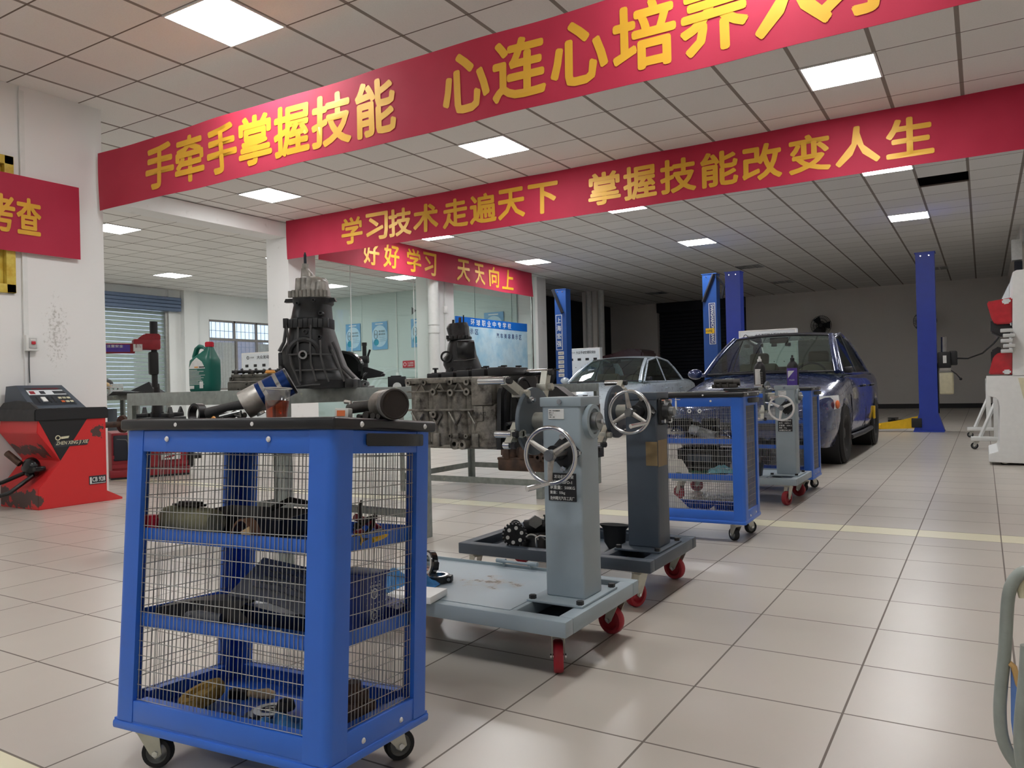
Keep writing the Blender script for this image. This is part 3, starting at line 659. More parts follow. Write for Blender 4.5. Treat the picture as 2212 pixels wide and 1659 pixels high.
# ------------------------------------------------------------------ engine stands
def make_stand(label, loc, paint, wheel_z, spokes, square_bearing, tread, open_tray, crank, rim='chrome', spk='alu_light', wx=0.0, front=(.045, -.225, -1.9)):
    t = thing('engine_stand', label, 'engine stand', loc, group='wheeled engine stands'); z0, z1 = .142, .190
    x0, x1, y0, y1 = -.80, .112, -.282, .282
    def rail(a, b): MB().b2((*a, z0), (*b, z1), .004).build('base_rail', paint, t)
    rail((x0, y0), (x1, y0 + .05)); rail((x0, y1 - .05), (x1, y1)); rail((x0, y0 + .05), (x0 + .05, y1 - .05)); rail((x1 - .05, y0 + .05), (x1, y1 - .05)); rail((-.125, y0 + .05), (-.085, y1 - .05))
    mb = MB(); z = z1 - .004 if not open_tray else z0 + .004
    mb.b2((x0 + .03, y0 + .035, z), (-.10, y1 - .035, z + .006)).b2((x0 + .03, y1 - .04, z), (-.10, y1 - .035, z1 + .012))
    if open_tray: mb.b2((-.10, y0 + .05, z0), (x1 - .05, y1 - .05, z0 + .004))
    else: MB().b2((-.085, y0 + .05, z0), (x1 - .05, y1 - .05, z0 + .004)).build('bottom_plate', 'grey_dark', t)
    mb.build('drip_tray', paint if rim != 'chrome' or open_tray else 'stained_tray', t)
    mb = MB()
    mb.tube([(-.42, y1 - .045, z + .012), (-.42, y1 - .055, z + .03), (-.30, y1 - .055, z + .03), (-.30, y1 - .045, z + .012)] if not open_tray else [(-.43, y0 + .06, z1), (-.43, y0 + .06, z1 + .04), (-.41, y0 + .06, z1 + .05), (-.31, y0 + .06, z1 + .05), (-.29, y0 + .06, z1 + .04), (-.29, y0 + .06, z1)], .005, 8)
    if not open_tray: mb.cyl((-.45, y1 - .05, z + .03), (-.41, y1 - .05, z + .03), .009, seg=10).cyl((-.31, y1 - .05, z + .03), (-.27, y1 - .05, z + .03), .009, seg=10)
    mb.build('tray_handle', paint if not open_tray else 'chrome', t)
    MB().b2((-.105, -.135, z1), (.095, .135, z1 + .008), .002).build('foot_plate', paint, t)
    for x, y in ((-.09, -.12), (.08, -.12), (.08, .12), (-.09, .12)): MB().cyl((x, y, z1 + .008), (x, y, z1 + .02), .012, seg=6).build('bolt', 'black', t)
    mb = MB(); mb.b2((-.07, -.066, z1 + .006), (.07, .066, .822), .008, 3); mb.build('column', paint, t)
    MB().b2((-.075, -.071, .815), (.075, .071, .846), .003).build('column_cap', paint, t)
    MB().cyl((0, -.071, .831), (0, -.078, .831), .008, seg=14).build('cap_screw', 'chrome', t)
    az = .765
    if square_bearing:
        mb = MB(); mb.b2((.07, -.055, az - .055), (.084, .055, az + .055), .012, 3).cyl((.08, 0, az), (.105, 0, az), .044, .036, 24); mb.build('bearing_flange', 'cast_black', t)
        for y in (-1, 1):
            for zz in (-1, 1): MB().cyl((.084, y * .04, az + zz * .04), (.098, y * .04, az + zz * .04), .010, seg=6).build('bolt', 'chrome', t)
        MB().cyl((.09, 0, az), (.125, 0, az), .02, seg=20, bev=.002).build('shaft_end', 'steel', t)
    else:
        MB().lathe([(0, 0), (.055, 0), (.055, .02), (.042, .022), (.040, .016), (0, .016)], 28, Matrix.Translation((.068, 0, az)) @ Matrix.Rotation(PI / 2, 4, 'Y')).build('bearing_flange', paint, t)
        MB().cyl((.075, 0, az), (.108, 0, az), .030, seg=24, bev=.003).build('shaft_end', 'steel', t)
        MB().cyl((.108, 0, az), (.116, 0, az), .008, seg=6).build('bolt', 'chrome', t)
    MB().cyl((-.13, 0, az), (-.06, 0, az), .03, seg=24).build('shaft', 'zinc', t)
    # worm gear flange and hand wheel
    fy = -.066; mb = MB(); mb.box((.015, fy - .008, wheel_z), (.085, .016, .085), (0, PI / 4, 0), .004).cyl((.0, fy, wheel_z), (.0, fy - .06, wheel_z), .026, seg=20); mb.build('gear_flange', 'cast_black', t)
    for a in (0, 90, 180, 270): MB().cyl((.015 + .052 * math.cos(math.radians(a + 0)), fy - .016, wheel_z + .052 * math.sin(math.radians(a))), (.015 + .052 * math.cos(math.radians(a)), fy - .026, wheel_z + .052 * math.sin(math.radians(a))), .010, seg=6).build('bolt', 'chrome', t)
    wy = -.185; w = thing('hand_wheel', None, None); w.parent = t; w.location = (wx, wy, wheel_z)
    MB().torus((0, 0, 0), .086, .0072, YA, 48, 10).build('wheel_rim', rim, w)
    MB().cyl((0, .012, 0), (0, -.014, 0), .018, seg=20, bev=.003).cyl((0, .012, 0), (0, .12, 0), .009, seg=12).build('wheel_hub', 'steel', w)
    for a in spokes:
        d = Vector((math.cos(math.radians(a)), 0, math.sin(math.radians(a)))); MB().tube([d * .014 + YA * .006, d * .05, d * .084], [.0105, .0085, .007], 10).build('spoke', spk, w)
    d = Vector((math.cos(math.radians(crank)), 0, math.sin(math.radians(crank)))) * .086
    MB().tube([d, d + Vector((-.018, -.03, -.004)), d + Vector((-.04, -.075, -.01))], [.006, .0085, .0095], 12).build('crank_handle', 'chrome', w)
    # plates
    if not square_bearing:
        mb = MB(); mb.b2((-.050, -.069, .510), (.050, -.066, .600)); mb.build('name_plate', 'black', t)
        mb = MB()
        for k, s in enumerate(['发动机翻转架', '型号：HBFD-1', '承重量：500KG', '重量：55kg', '沧州曙光汽车工具厂']): mb.text(s, (-.028 if k == 0 else -.044, -.0692, .583 - k * .0175), XA, ZA, .012, {0: .07, 4: .088}.get(k), .02, 0, center=False, lift=.0006)
        mb.build('plate_lettering', 'label_white', t)
    else:
        mb = MB(); mb.b2((.0695, -.058, .535), (.0712, .045, .645)); mb.b2((.02, -.0682, .54), (.0705, -.0665, .64)); mb.build('brown_tape', 'kraft_tape', t)
    mb = MB(); mb.b2((-.045, -.0685, .775), (.012, -.066, .808)) if not square_bearing else mb.b2((.0685, -.045, .775), (.071, -.018, .82)); mb.build('paper_label', 'label_white', t)
    if not square_bearing:
        mb = MB()
        for k, s in enumerate(['名称：发动机翻转架', '编号：01', '负责人：', '日期：2021']): mb.text(s, (-.042, -.0686, .800 - k * .0068), XA, ZA, .0042, None, .01, 0, center=False, lift=.0004)
        mb.build('label_lettering', 'ink', t)
    for x, y, sw, br in ((*front, False), (.05, .23, 2.9, True), (-.74, -.23, 2.6, False), (-.74, .23, 3.4, False)): caster(t, x, y, z0, .050, .030, sw, tread, 'zinc', tread, br, mz=z0)
    return t
st1 = make_stand('pale grey engine stand in front, holding a bare engine block', (-1.172, 2.300, 0), 'grey_stand', .668, (148, 30, 268), False, 'red_wheel', False, 268, wx=.022, front=(.045, -.206, 2.08))
st2 = make_stand('dark slate grey engine stand with red wheels, behind the first stand', (-1.235, 3.140, 0), 'grey_dark', .768, (98, 210, 330), True, 'red_wheel', True, 330)
st3 = make_stand('pale grey engine stand in the distance, between two blue tool carts', (-1.245, 5.960, 0), 'grey_stand', .685, (150, 25, 262), False, 'red_dark', False, 100, 'lamp_frame', 'lamp_frame')

def engine_block(loc, label, body, simple=False):
    """in-line block lying along X, machined deck up; local origin = middle of its lower edge"""
    t = thing('engine_block', label, 'engine block', loc, group=None)
    L, Wd, Hh = .40, .30, .25; x0, x1 = -L / 2, L / 2; y0, y1 = -Wd / 2, Wd / 2
    mb = MB()
    mb.b2((x0 + .01, y0 + .028, .02), (x1, y1 - .02, Hh - .004))
    mb.b2((x0, y0 + .002, Hh - .020), (x1 - .02, y1, Hh), .003)                      # deck flange
    mb.b2((x0, y0 + .010, .0), (x1, y1, .012), .003)                                 # pan flange
    mb.b2((x0 + .004, y0 + .006, .199), (x1 - .10, y0 + .05, .205), .001)             # upper ledge
    mb.b2((x0 + .004, y0 + .004, .132), (x1 - .10, y0 + .06, .139), .001)             # lower ledge
    for k in range(4):                                                               # cylinder barrels
        x = x0 + .055 + k * .083; mb.cyl((x, y0 + .05, .136), (x, y0 + .05, .20), .040, seg=24)
        mb.cyl((x, y0 + .05, .012), (x, y0 + .05, .134), .045, .040, 24)
        mb.tube([(x - .012, y0 + .012, .20), (x, y0 + .006, .21), (x + .014, y0 + .008, .232)], .004, 6).tube([(x + .03, y0 + .012, .20), (x + .014, y0 + .008, .232)], .004, 6)
    mb.build('block_casting', body, t)
    for k in range(4):                                                               # Y ribs of the skirt
        x = x0 + .096 + k * .083 - .083 * .5
        if x > x1 - .09: continue
        mb = MB(); mb.tube([(x, y0 + .018, .03), (x, y0 + .004, .085)], .0055, 6).tube([(x, y0 + .004, .085), (x - .028, y0 + .006, .128)], .0045, 6).tube([(x, y0 + .004, .085), (x + .024, y0 + .006, .122)], .0045, 6).box((x, y0 + .014, .03), (.03, .03, .05), bev=.006)
        mb.build('rib', body, t)
    for x, z, r in ((x0 + .02, .234, .010), (x0 + .09, .234, .010), (x0 + .205, .234, .011), (x0 + .275, .232, .012), (x0 + .13, .200, .013), (x0 + .205, .196, .013), (x0 + .275, .198, .013), (x0 + .13, .12, .013), (x0 + .20, .045, .008), (x0 + .268, .045, .008), (x0 + .23, .018, .019), (x0 + .262, .016, .017)):
        MB().ring((x, y0 + .03, z), (x, y0 - .004 if r < .016 else y0 - .02, z), r, r * .45, 18).build('boss', body, t)
    mb = MB()
    mb.b2((x1 - .105, y0 - .006, .150), (x1 - .02, y0 + .04, .248), .006).b2((x1 - .105, y0 + .004, .006), (x1 - .012, y0 + .04, .155), .008).b2((x1 - .100, y0 - .002, .095), (x1 - .06, y0 + .03, .15), .006); mb.build('engine_mount', body, t)
    mb = MB(); a = [(y0 + .005, .0), (y1, .0), (y1, .16), (y1 - .05, .25), (y0 + .06, .25), (y0 + .015, .19)]     # bell end
    mb.prism(a, x1 - .012, x1 + .004, RYZ).prism([(p[0] * .86, p[1] * .86 + .016) for p in a], x1, x1 + .014, RYZ)
    for k in range(3): mb.tube([(x1 + .014, y0 + .05 + k * .09, .03), (x1 + .014, y0 + .07 + k * .06, .2)], .005, 6)
    mb.torus((x1 + .012, .0, .19), .05, .006, XA, 24, 6).cyl((x1, .05, .10), (x1 + .03, .05, .10), .05, seg=24)
    mb.tube([(x1 + .02, y0 + .02, .085), (x1 + .02, y1 - .06, .105)], .006, 6)
    mb.build('end_cover', 'cast_black', t)
    for k in range(5):                                                               # bearing caps on the deck
        x = x0 + .06 + k * .075; MB().b2((x - .026, -.06 - k * .012, Hh), (x + .028, .08, Hh + .018 + k * .003), .003).build('bearing_cap', 'black', t)
        for y in (-.04, .06):
            MB().cyl((x, y, Hh + .016), (x, y, Hh + .032), .005, seg=8).cyl((x, y, Hh + .032), (x, y, Hh + .038), .011, seg=6).build('bolt', 'black', t)
    MB().tube([(x0 + .03, -.02, Hh + .012), (x0 + .2, -.0, Hh + .014), (x1 - .04, 0, Hh + .02)], .010, 10).build('camshaft', 'cast_black', t)
    if not simple:
        mb = MB(); mb.text('BA-A72', (x1 - .072, y0 - .001, .122), XA, ZA, .012, .05, .01, .001); mb.build('cast_mark', 'cast_black', t)
    return t
eng = engine_block((-1.60, 2.365, .672), 'bare grey aluminium engine block bolted on the front engine stand', 'cast_alu')
eng2 = engine_block((-1.72, 3.16, .55), 'rusty dark engine block mostly hidden behind the front stand', 'cast_rust', True)
MB().prism([(-.16, .25), (.18, .25), (.07, .33), (.02, .335)], -.02, .05, RXZ).build('bracket', 'cast_black', eng2)
MB().b2((-.20, -.14, -.05), (.14, .1, .01), .01).build('oil_sump', 'cast_rust', eng2)

# mounting heads: disc, arms and rods belong to the stands
def head(t, arms):
    L = t.location; az = .765
    MB().cyl((-.145, 0, az), (-.130, 0, az), .115, seg=48, bev=.002).build('mounting_disc', 'grey_dark' if t is st2 else mat('disc_grey', (92, 102, 110), .45), t)
    for a in (35, 125, 215, 305):
        y, z = .088 * math.cos(math.radians(a)), az + .088 * math.sin(math.radians(a))
        MB().cyl((-.131, y, z), (-.112, y, z), .011, seg=6).cyl((-.112, y, z), (-.104, y, z), .007, seg=10).build('bolt', 'chrome', t)
    for p, q, rod in arms:
        p, q = Vector(p), Vector(q); d = (q - p); n = d.normalized(); k = Vector((0, -n.z, n.y)) * .015
        MB().loft([[a + b for b in (k + XA * -.012, k + XA * .012, -k + XA * .012, -k + XA * -.012)] for a in (p, q)]).build('arm', 'zinc', t)
        mid = p.lerp(q, .45); MB().b2(mid - Vector((.02, .024, .012)), mid + Vector((.018, .024, .012)), .002).cyl(mid + XA * .012, mid + XA * .034, .013, seg=6).build('clamp', 'zinc', t)
        if rod: MB().cyl(q + XA * .004, q + XA * -rod, .0125, seg=16, bev=.001).build('spacer_rod', 'chrome', t)
        MB().cyl(q + XA * .01, q + XA * .026, .012, seg=6).build('nut', 'black', t)
ax = -1.172 - .158
def pt(px, py): v = at(px, py, X=ax); return v - st1.location
head(st1, [(pt(1150, 872), pt(1090, 822), .10), (pt(1172, 862), pt(1180, 804), .10), (pt(1118, 918), pt(1100, 962), .02), (pt(1122, 935), pt(1104, 938), .06)])
head(st2, [((-.158, -.06, .70), (-.158, -.13, .63), .08), ((-.158, .05, .83), (-.158, .11, .89), .08)])
head(st3, [((-.158, -.06, .82), (-.158, -.10, .845), .05), ((-.158, -.05, .70), (-.158, -.08, .60), .05)])
MB().cyl((-.24, -.05, .80), (-.145, -.02, .80), .012).build('spacer_rod', 'chrome', st3)
MB().cyl((-.24, -.05, .76), (-.24, -.05, .58), .012).cyl((-.27, -.02, .79), (-.27, -.02, .62), .015).build('hanging_rod', 'zinc', st3)

# things lying on the stands
def rod_cap(loc, label, rz=0, up=0, s=1.0):
    t = thing('connecting_rod_cap', label, 'engine part', M=TR(*loc, rz) @ Matrix.Rotation(up, 4, 'X') @ Matrix.Scale(s, 4))
    MB().ring((0, 0, 0), (0, 0, .026), .040, .029, 32).build('bearing_ring', 'chrome', t)
    mb = MB(); mb.ring((0, 0, .002), (0, 0, .024), .046, .0395, 32).box((.046, 0, .013), (.02, .03, .024), bev=.004).box((-.046, 0, .013), (.02, .03, .024), bev=.004); mb.build('cap_body', 'black_gloss', t)
    for x in (-.048, .048): MB().cyl((x, -.02, .013), (x, .02, .013), .006, seg=8).build('bolt', 'steel', t)
    return t
p = at(945, 1254, Z=.197); rod_cap((p.x, p.y, .193), 'black and silver bearing ring lying flat on the front stand tray', .3)
p = at(932, 1222, Z=.25); rod_cap((p.x - .03, p.y + .05, .245), 'black bearing ring standing upright on the front stand tray', -.5, PI / 2 - .15)
def rag(loc, sx, sy, h, label, mt, seed=1, name='rag'):
    random.seed(seed); ph = [random.uniform(0, 6) for _ in range(6)]
    def fn(u, v):
        x, y = (u - .5) * sx, (v - .5) * sy; e = max(0, 1 - (2 * abs(u - .5)) ** 3) * max(0, 1 - (2 * abs(v - .5)) ** 3)
        z = h * e * (.55 + .25 * math.sin(9 * u + ph[0]) * math.sin(7 * v + ph[1]) + .2 * math.sin(15 * u + 11 * v + ph[2])) + .003
        return Vector((x + .12 * sx * math.sin(6 * v + ph[3]) * .4, y + .12 * sy * math.sin(6 * u + ph[4]) * .4, max(.003, z)))
    o = MB().grid(fn, 28, 22, .002).build(name, mt, ang=80); o.location = loc; return tag(o, label, 'cloth')
p = at(860, 1262, Z=.2); rag((p.x, p.y, .193), .24, .20, .085, 'crumpled bright blue rag on the tray of the front stand', 'rag_blue', 3)
p = at(905, 1283, Z=.2); o = MB().box((0, 0, .012), (.16, .12, .022), (0, 0, .15), .002).build('paper_box', 'white', loc=(p.x + .01, p.y - .02, .193)); tag(o, 'flat white box beside the blue rag on the front stand tray', 'box')
t = thing('camshaft', 'black camshaft with a toothed sprocket and pale bolt heads on the dark stand tray', 'engine part', M=TR(*at(1112, 1172, Z=.20).to_tuple()[:2], .215, .55))
MB().cyl((0, -.012, .02), (0, .012, .02), .048, seg=28).cyl((0, .012, .02), (0, .22, .03), .016, seg=14).build('shaft', 'cast_black', t)
mb = MB()
for k in range(20): a = 2 * PI * k / 20; mb.box((.050 * math.cos(a), 0, .02 + .050 * math.sin(a)), (.010, .02, .008), (0, -a, 0))
mb.build('sprocket_teeth', 'cast_black', t)
for k in range(6): a = 2 * PI * k / 6 + .3; MB().cyl((.032 * math.cos(a), -.012, .02 + .032 * math.sin(a)), (.032 * math.cos(a), -.018, .02 + .032 * math.sin(a)), .008, seg=10).build('bolt', 'label_white', t)
for k in range(4): MB().cyl((.006, .05 + k * .045, .026), (.006, .065 + k * .045, .026), .026, seg=16).build('cam_lobe', 'cast_black', t)
p = at(1165, 1165, Z=.2)
t = thing('intake_manifold', 'tangle of black cast engine parts with a flanged pipe, on the dark stand tray', 'engine part', (p.x, p.y + .1, .152), .2)
MB().tube([(-.12, 0, .08), (0, .02, .09), (.14, .02, .07)], .035, 14).tube([(-.1, -.03, .03), (.05, -.04, .05), (.16, -.02, .04)], .028, 12).b2((-.13, .03, .0), (.18, .09, .06), .01).build('casting', 'cast_black', t)
MB().prism([(-.03, -.012), (0, -.03), (.03, -.012), (.03, .012), (0, .03), (-.03, .012)], 0, .012, TR(-.06, -.035, .115, .6, PI / 2)).ring((-.06, -.035, .115), (-.055, -.005, .115), .018, .012).build('flange', 'steel', t)
for x in (-.02, .05, .1): MB().cyl((x, 0, .11), (x, 0, .135), .006, seg=8).cyl((x, 0, .135), (x, 0, .142), .01, seg=6).build('bolt', 'cast_black', t)
t = thing('oil_filter', 'black oval cast housing lying behind the chrome tray handle', 'engine part', (p.x - .02, p.y - .02, .152), .2)
MB().lathe([(0, .07), (.03, .068), (.05, .05), (.055, 0)], 20, None, sx=1.2, sy=.6).build('housing', 'cast_black', t)
MB().torus((0, -.02, .045), .03, .004, YA, 24, 6).build('gasket_ring', 'label_white', t)
p = at(1312, 1170, Z=.2)
t = thing('oil_scoop', 'black flared funnel shaped part at the back of the dark stand tray', 'engine part', (p.x, p.y + .08, .152)); MB().lathe([(.03, 0), (.05, .03), (.055, .09), (.075, .11), (.07, .11), (.05, .09), (.045, .03), (.03, .005)], 20, closed=True, sy=.5).build('funnel', 'black', t)
# ================================================================== benches and what stands on them
def make_bench(label, c, sx, sy, rz, lows):
    t = thing('steel_bench', label, 'workbench', (*c, 0), rz, 'galvanised steel benches'); hx, hy = sx / 2, sy / 2; zt = .90
    for a, b in (((-hx, -hy), (hx, -hy + .05)), ((-hx, hy - .05), (hx, hy)), ((-hx, -hy + .05), (-hx + .05, hy - .05)), ((hx - .05, -hy + .05), (hx, hy - .05))): MB().b2((*a, zt - .072), (*b, zt), .003).build('top_rail', 'bench_steel', t)
    MB().b2((-hx + .05, -hy + .05, zt - .03), (hx - .05, hy - .05, zt - .004)).build('bench_top', 'bench_steel', t)
    for x in (-1, 1):
        for y in (-1, 1):
            cx, cyy = x * hx, y * hy; poly = [(cx, cyy), (cx - x * .052, cyy), (cx - x * .052, cyy - y * .006), (cx - x * .006, cyy - y * .006), (cx - x * .006, cyy - y * .052), (cx, cyy - y * .052)]
            MB().prism(poly, 0, zt - .07).build('leg', 'bench_steel', t)
    for e in lows:
        a, b = {'f': ((-hx + .006, -hy + .006), (hx - .006, -hy + .012)), 'b': ((-hx + .006, hy - .012), (hx - .006, hy - .006)), 'l': ((-hx + .006, -hy + .012), (-hx + .012, hy - .012)), 'r': ((hx - .012, -hy + .012), (hx - .006, hy - .012))}[e]
        MB().b2((*a, .10), (*b, .15)).build('low_rail', 'bench_steel', t)
    return t
bench1 = make_bench('galvanised steel bench behind the nearest cart, the tall gearbox and green jug on it', (-3.56, 3.222), 1.385, 1.085, -.058, 'bl')
bench2 = make_bench('galvanised steel bench behind the engine stand, the shorter gearbox on it', (-3.68, 5.865), 1.42, 1.10, .0, 'fbl')
ZB = .90
def gb_loft(rings, dy):
    """rings: (z, left, right, depth) rounded oblongs"""
    out = []
    for z, a, b, d in rings:
        c, w = (a + b) / 2, (b - a) / 2; r = []
        for k in range(28):
            an = 2 * PI * k / 28; cs, sn = math.cos(an), math.sin(an)
            r.append((c + w * math.copysign(abs(cs) ** .72, cs), dy + d * math.copysign(abs(sn) ** .72, sn), z))
        out.append(r)
    return out
k = .000459
def R_(L): return [((1600 - y) * k, (a - 470) * k, (b - 470) * k, d) for y, a, b, d in L]
g1 = thing('gearbox', 'tall black gearbox stood on end on the near bench, pale alloy top reaching the banner', 'gearbox', (-2.99, 2.93, ZB), YAW)
bell = R_([(1600, 240, 1000, .15), (1510, 235, 1003, .155), (1500, 225, 985, .15), (1420, 205, 905, .15), (1350, 150, 850, .15), (1170, 150, 785, .145), (1080, 215, 757, .14), (930, 243, 712, .13), (880, 245, 705, .125)])
mb = MB(); mb.loft(gb_loft(bell, 0)); mb.build('bell_housing', 'cast_black', g1, 50)
mid = R_([(935, 250, 712, .125), (925, 248, 716, .128), (820, 252, 716, .128), (812, 262, 700, .122), (660, 298, 690, .115), (640, 290, 715, .12), (590, 282, 716, .12)])
mb = MB(); mb.loft(gb_loft(mid, 0)); mb.build('middle_case', 'cast_black', g1, 50)
mb = MB()
for y in (925, 870, 815): pass
for kx in range(9): x = (262 + kx * 55 - 470) * k; z = (880 - kx % 2 * 14); mb.b2((x - .012, -.142, (1600 - 930) * k), (x + .012, -.112, (1600 - 822 - (kx % 2) * 12) * k), .003)
mb.build('flange', 'cast_black', g1)
for x, sgn in ((262, 1), (712, 1)): MB().prism([(-.03, 0), (.03, 0), (.022, .018), (-.022, .018)], -.02, .02, Matrix.Translation(((x - 470) * k, -.03, (1600 - 625) * k)) @ RXZ).build('lug', 'cast_black', g1)
alu = R_([(590, 285, 718, .12), (572, 288, 720, .12), (560, 305, 690, .105), (460, 330, 672, .10), (400, 345, 665, .09), (372, 352, 645, .085), (345, 375, 600, .07)])
mb = MB(); mb.loft(gb_loft(alu, 0)); mb.build('rear_case', 'alu_grey', g1, 40)
for kx in range(10):
    x = (300 + kx * 43 - 470) * k; y = -.118 + .02 * abs(kx - 4.5) / 4.5; MB().cyl((x, y, (1600 - 585) * k), (x, y, (1600 - 515 + (kx % 3) * 8) * k), .0125, seg=12).build('bolt_boss', 'alu_grey', g1)
for x, z0, z1, r in ((385, 540, 372, .02), (440, 520, 365, .018), (500, 520, 372, .024), (560, 530, 420, .02), (630, 530, 425, .03)): MB().cyl(((x - 470) * k, -.085, (1600 - z0) * k), ((x - 470) * k, -.075, (1600 - z1) * k), r, r * .85, 14).build('casting_rib', 'alu_grey', g1)
mb = MB(); mb.loft(gb_loft(R_([(470, 520, 650, .05), (370, 520, 648, .05), (345, 530, 630, .04)]), .03)); mb.build('breather_cap', 'alu_grey', g1)
mb = MB(); mb.loft(gb_loft(R_([(380, 372, 520, .055), (300, 375, 508, .05), (250, 377, 462, .035), (238, 378, 455, .032), (235, 385, 455, .028), (185, 386, 452, .028)]), 0)); mb.build('shaft_tower', 'alu_grey', g1, 50)
mb = MB(); x = (416 - 470) * k; mb.cyl((x, 0, (1600 - 185) * k), (x, 0, (1600 - 75) * k), .0075, seg=14).cyl((x, 0, (1600 - 75) * k), (x, 0, (1600 - 50) * k), .006, .004, 14); mb.build('output_shaft', 'plate_dark', g1)
for P_ in ([(275, 900), (290, 1100), (330, 1330), (420, 1560)], [(400, 920), (405, 1180), (425, 1300), (430, 1520)], [(540, 900), (540, 1200), (545, 1330), (600, 1520)], [(640, 1070), (655, 1250), (690, 1400), (735, 1530)], [(770, 1180), (840, 1350), (905, 1530)]):
    MB().tube([((x - 470) * k, -.150 - (.01 if y > 1100 else -.012), (1600 - y) * k) for x, y in P_], .0055, 6).build('rib', 'rib_grey', g1)
for P_ in ([(300, 1225), (480, 1222), (770, 1235)], [(370, 1400), (600, 1398), (860, 1400)], [(350, 1580), (560, 1560), (640, 1560)]): MB().tube([((x - 470) * k, -.155, (1600 - y) * k) for x, y in P_], .005, 6).build('rib', 'rib_grey', g1)
MB().ring((-.002, -.12, .170), (-.002, -.175, .170), .022, .0135, 24).build('boss', 'steel', g1)
MB().tube([((465 + 165 * math.cos(a) - 470) * k, -.142, (1600 - 1225 + 165 * math.sin(a)) * k) for a in [PI * j / 16 for j in range(17)]], .016, 8).build('ring_rib', 'cast_black', g1)
for x, y, r in ((650, 775, .011), (630, 1035, .010), (480, 975, .013), (395, 660, .008), (575, 630, .008)): MB().ring(((x - 470) * k, -.10, (1600 - y) * k), ((x - 470) * k, -.142, (1600 - y) * k), r, r * .6, 18).build('boss', 'cast_black', g1)
MB().prism([(0, 0), (.11, 0), (.0, .12)], -.01, .01, Matrix.Translation((.135, -.06, .002)) @ RXZ).b2((.20, -.16, .0), (.245, -.04, .045), .006).build('foot_bracket', 'cast_black', g1)
MB().b2((-.152, -.09, .09), (-.128, .03, .19), .008).build('side_boss', 'cast_black', g1)
MB().cyl((-.150, -.04, .14), (-.156, -.04, .14), .014, seg=16).build('side_plug', 'steel', g1)
for P_ in ([(255, 885), (222, 1080), (165, 1180)], [(168, 1345), (225, 1425), (250, 1590)], [(762, 1090), (800, 1180), (862, 1370), (990, 1500)]): MB().tube([((x - 470) * k, -.105, (1600 - y) * k) for x, y in P_], .009, 8).build('edge_rib', 'rib_grey', g1)
# the second gearbox
k2 = .000553
def Q_(L): return [((1795 - y) * k2, (a - 620) * k2, (b - 620) * k2, d) for y, a, b, d in L]
g2 = thing('gearbox', 'shorter black gearbox with a tilted upper half, standing on the bench before the display board', 'gearbox', (-3.95, 5.66, ZB), YAW)
MB().loft(gb_loft(Q_([(1795, 330, 1010, .16), (1600, 360, 985, .16), (1530, 375, 965, .155), (1450, 335, 930, .15), (1340, 335, 890, .145), (1290, 385, 868, .14), (1100, 425, 840, .13), (1072, 450, 832, .125)]), 0)).build('bell_housing', 'cast_black', g2, 50)
mb = MB(Matrix.Translation((0, 0, (1795 - 1060) * k2)) @ Matrix.Rotation(-.07, 4, 'Y') @ Matrix.Translation((0, 0, -(1795 - 1060) * k2)))
mb.loft(gb_loft(Q_([(1050, 405, 800, .12), (1020, 405, 802, .12), (1000, 440, 778, .11), (850, 412, 772, .11), (800, 440, 758, .105), (785, 460, 752, .10)]), 0)); mb.build('upper_case', 'cast_black', g2, 50)
MB().loft(gb_loft(Q_([(1075, 560, 835, .10), (1066, 562, 835, .10)]), -.03)).build('gasket_face', 'silver_rag', g2)
MB().b2(((575 - 620) * k2, -.145, (1795 - 1375) * k2), ((850 - 620) * k2, -.10, (1795 - 1090) * k2), .01).build('cover_plate', 'black_gloss', g2)
MB().tube([((520 - 620) * k2, -.15, (1795 - 1390) * k2), ((700 - 620) * k2, -.152, (1795 - 1388) * k2), ((865 - 620) * k2, -.148, (1795 - 1362) * k2)], .004, 6).build('rib', 'steel', g2)
MB().ring((-.12, -.11, .26), (-.12, -.15, .26), .05, .035, 24).build('boss', 'cast_black', g2)
for x, a, b, r in ((505, 800, 725, .01), (612, 790, 690, .012), (670, 790, 655, .006)): MB().cyl(((x - 620) * k2, 0, (1795 - a) * k2), ((x - 616) * k2, 0, (1795 - b) * k2), r, seg=12).build('stud', 'cast_rust' if r > .011 else 'cast_black', g2)
for kx in range(6): x = (430 + kx * 62 - 620) * k2; MB().b2((x - .012, -.132, (1795 - 1052) * k2), (x + .012, -.10, (1795 - 990) * k2), .003).build('lug', 'cast_black', g2)
# jug
J = thing('oil_jug', 'dark green plastic oil jug with a red cap at the end of the near bench', 'oil jug', (-3.93, 2.99, ZB), .12)
rings = []
for z, a, b, d in ((0, -.078, .078, .050), (.006, -.084, .084, .056), (.05, -.086, .086, .058), (.15, -.086, .086, .058), (.185, -.080, .086, .056), (.205, -.050, .078, .048), (.225, -.014, .072, .036), (.245, .016, .064, .025), (.262, .022, .058, .020)):
    c, w = (a + b) / 2, (b - a) / 2; rings.append([(c + w * math.copysign(abs(math.cos(t)) ** .45, math.cos(t)), d * math.copysign(abs(math.sin(t)) ** .45, math.sin(t)), z) for t in [2 * PI * i / 32 for i in range(32)]])
MB().loft(rings).build('body', 'green_jug', J, 50)
MB().tube([(.028, 0, .235), (.0, 0, .262), (-.035, 0, .268), (-.058, 0, .255), (-.078, 0, .21), (-.078, 0, .15)], [.012, .015, .017, .017, .017, .014], 12, flat=.8).build('handle', 'green_jug', J, 60)
mb = MB(); mb.cyl((.04, 0, .262), (.04, 0, .292), .0235, seg=24, bev=.003)
for i in range(24): a = 2 * PI * i / 24; mb.cyl((.04 + .0235 * math.cos(a), .0235 * math.sin(a), .264), (.04 + .0235 * math.cos(a), .0235 * math.sin(a), .288), .0015, seg=6)
mb.build('cap', 'cap_red', J)
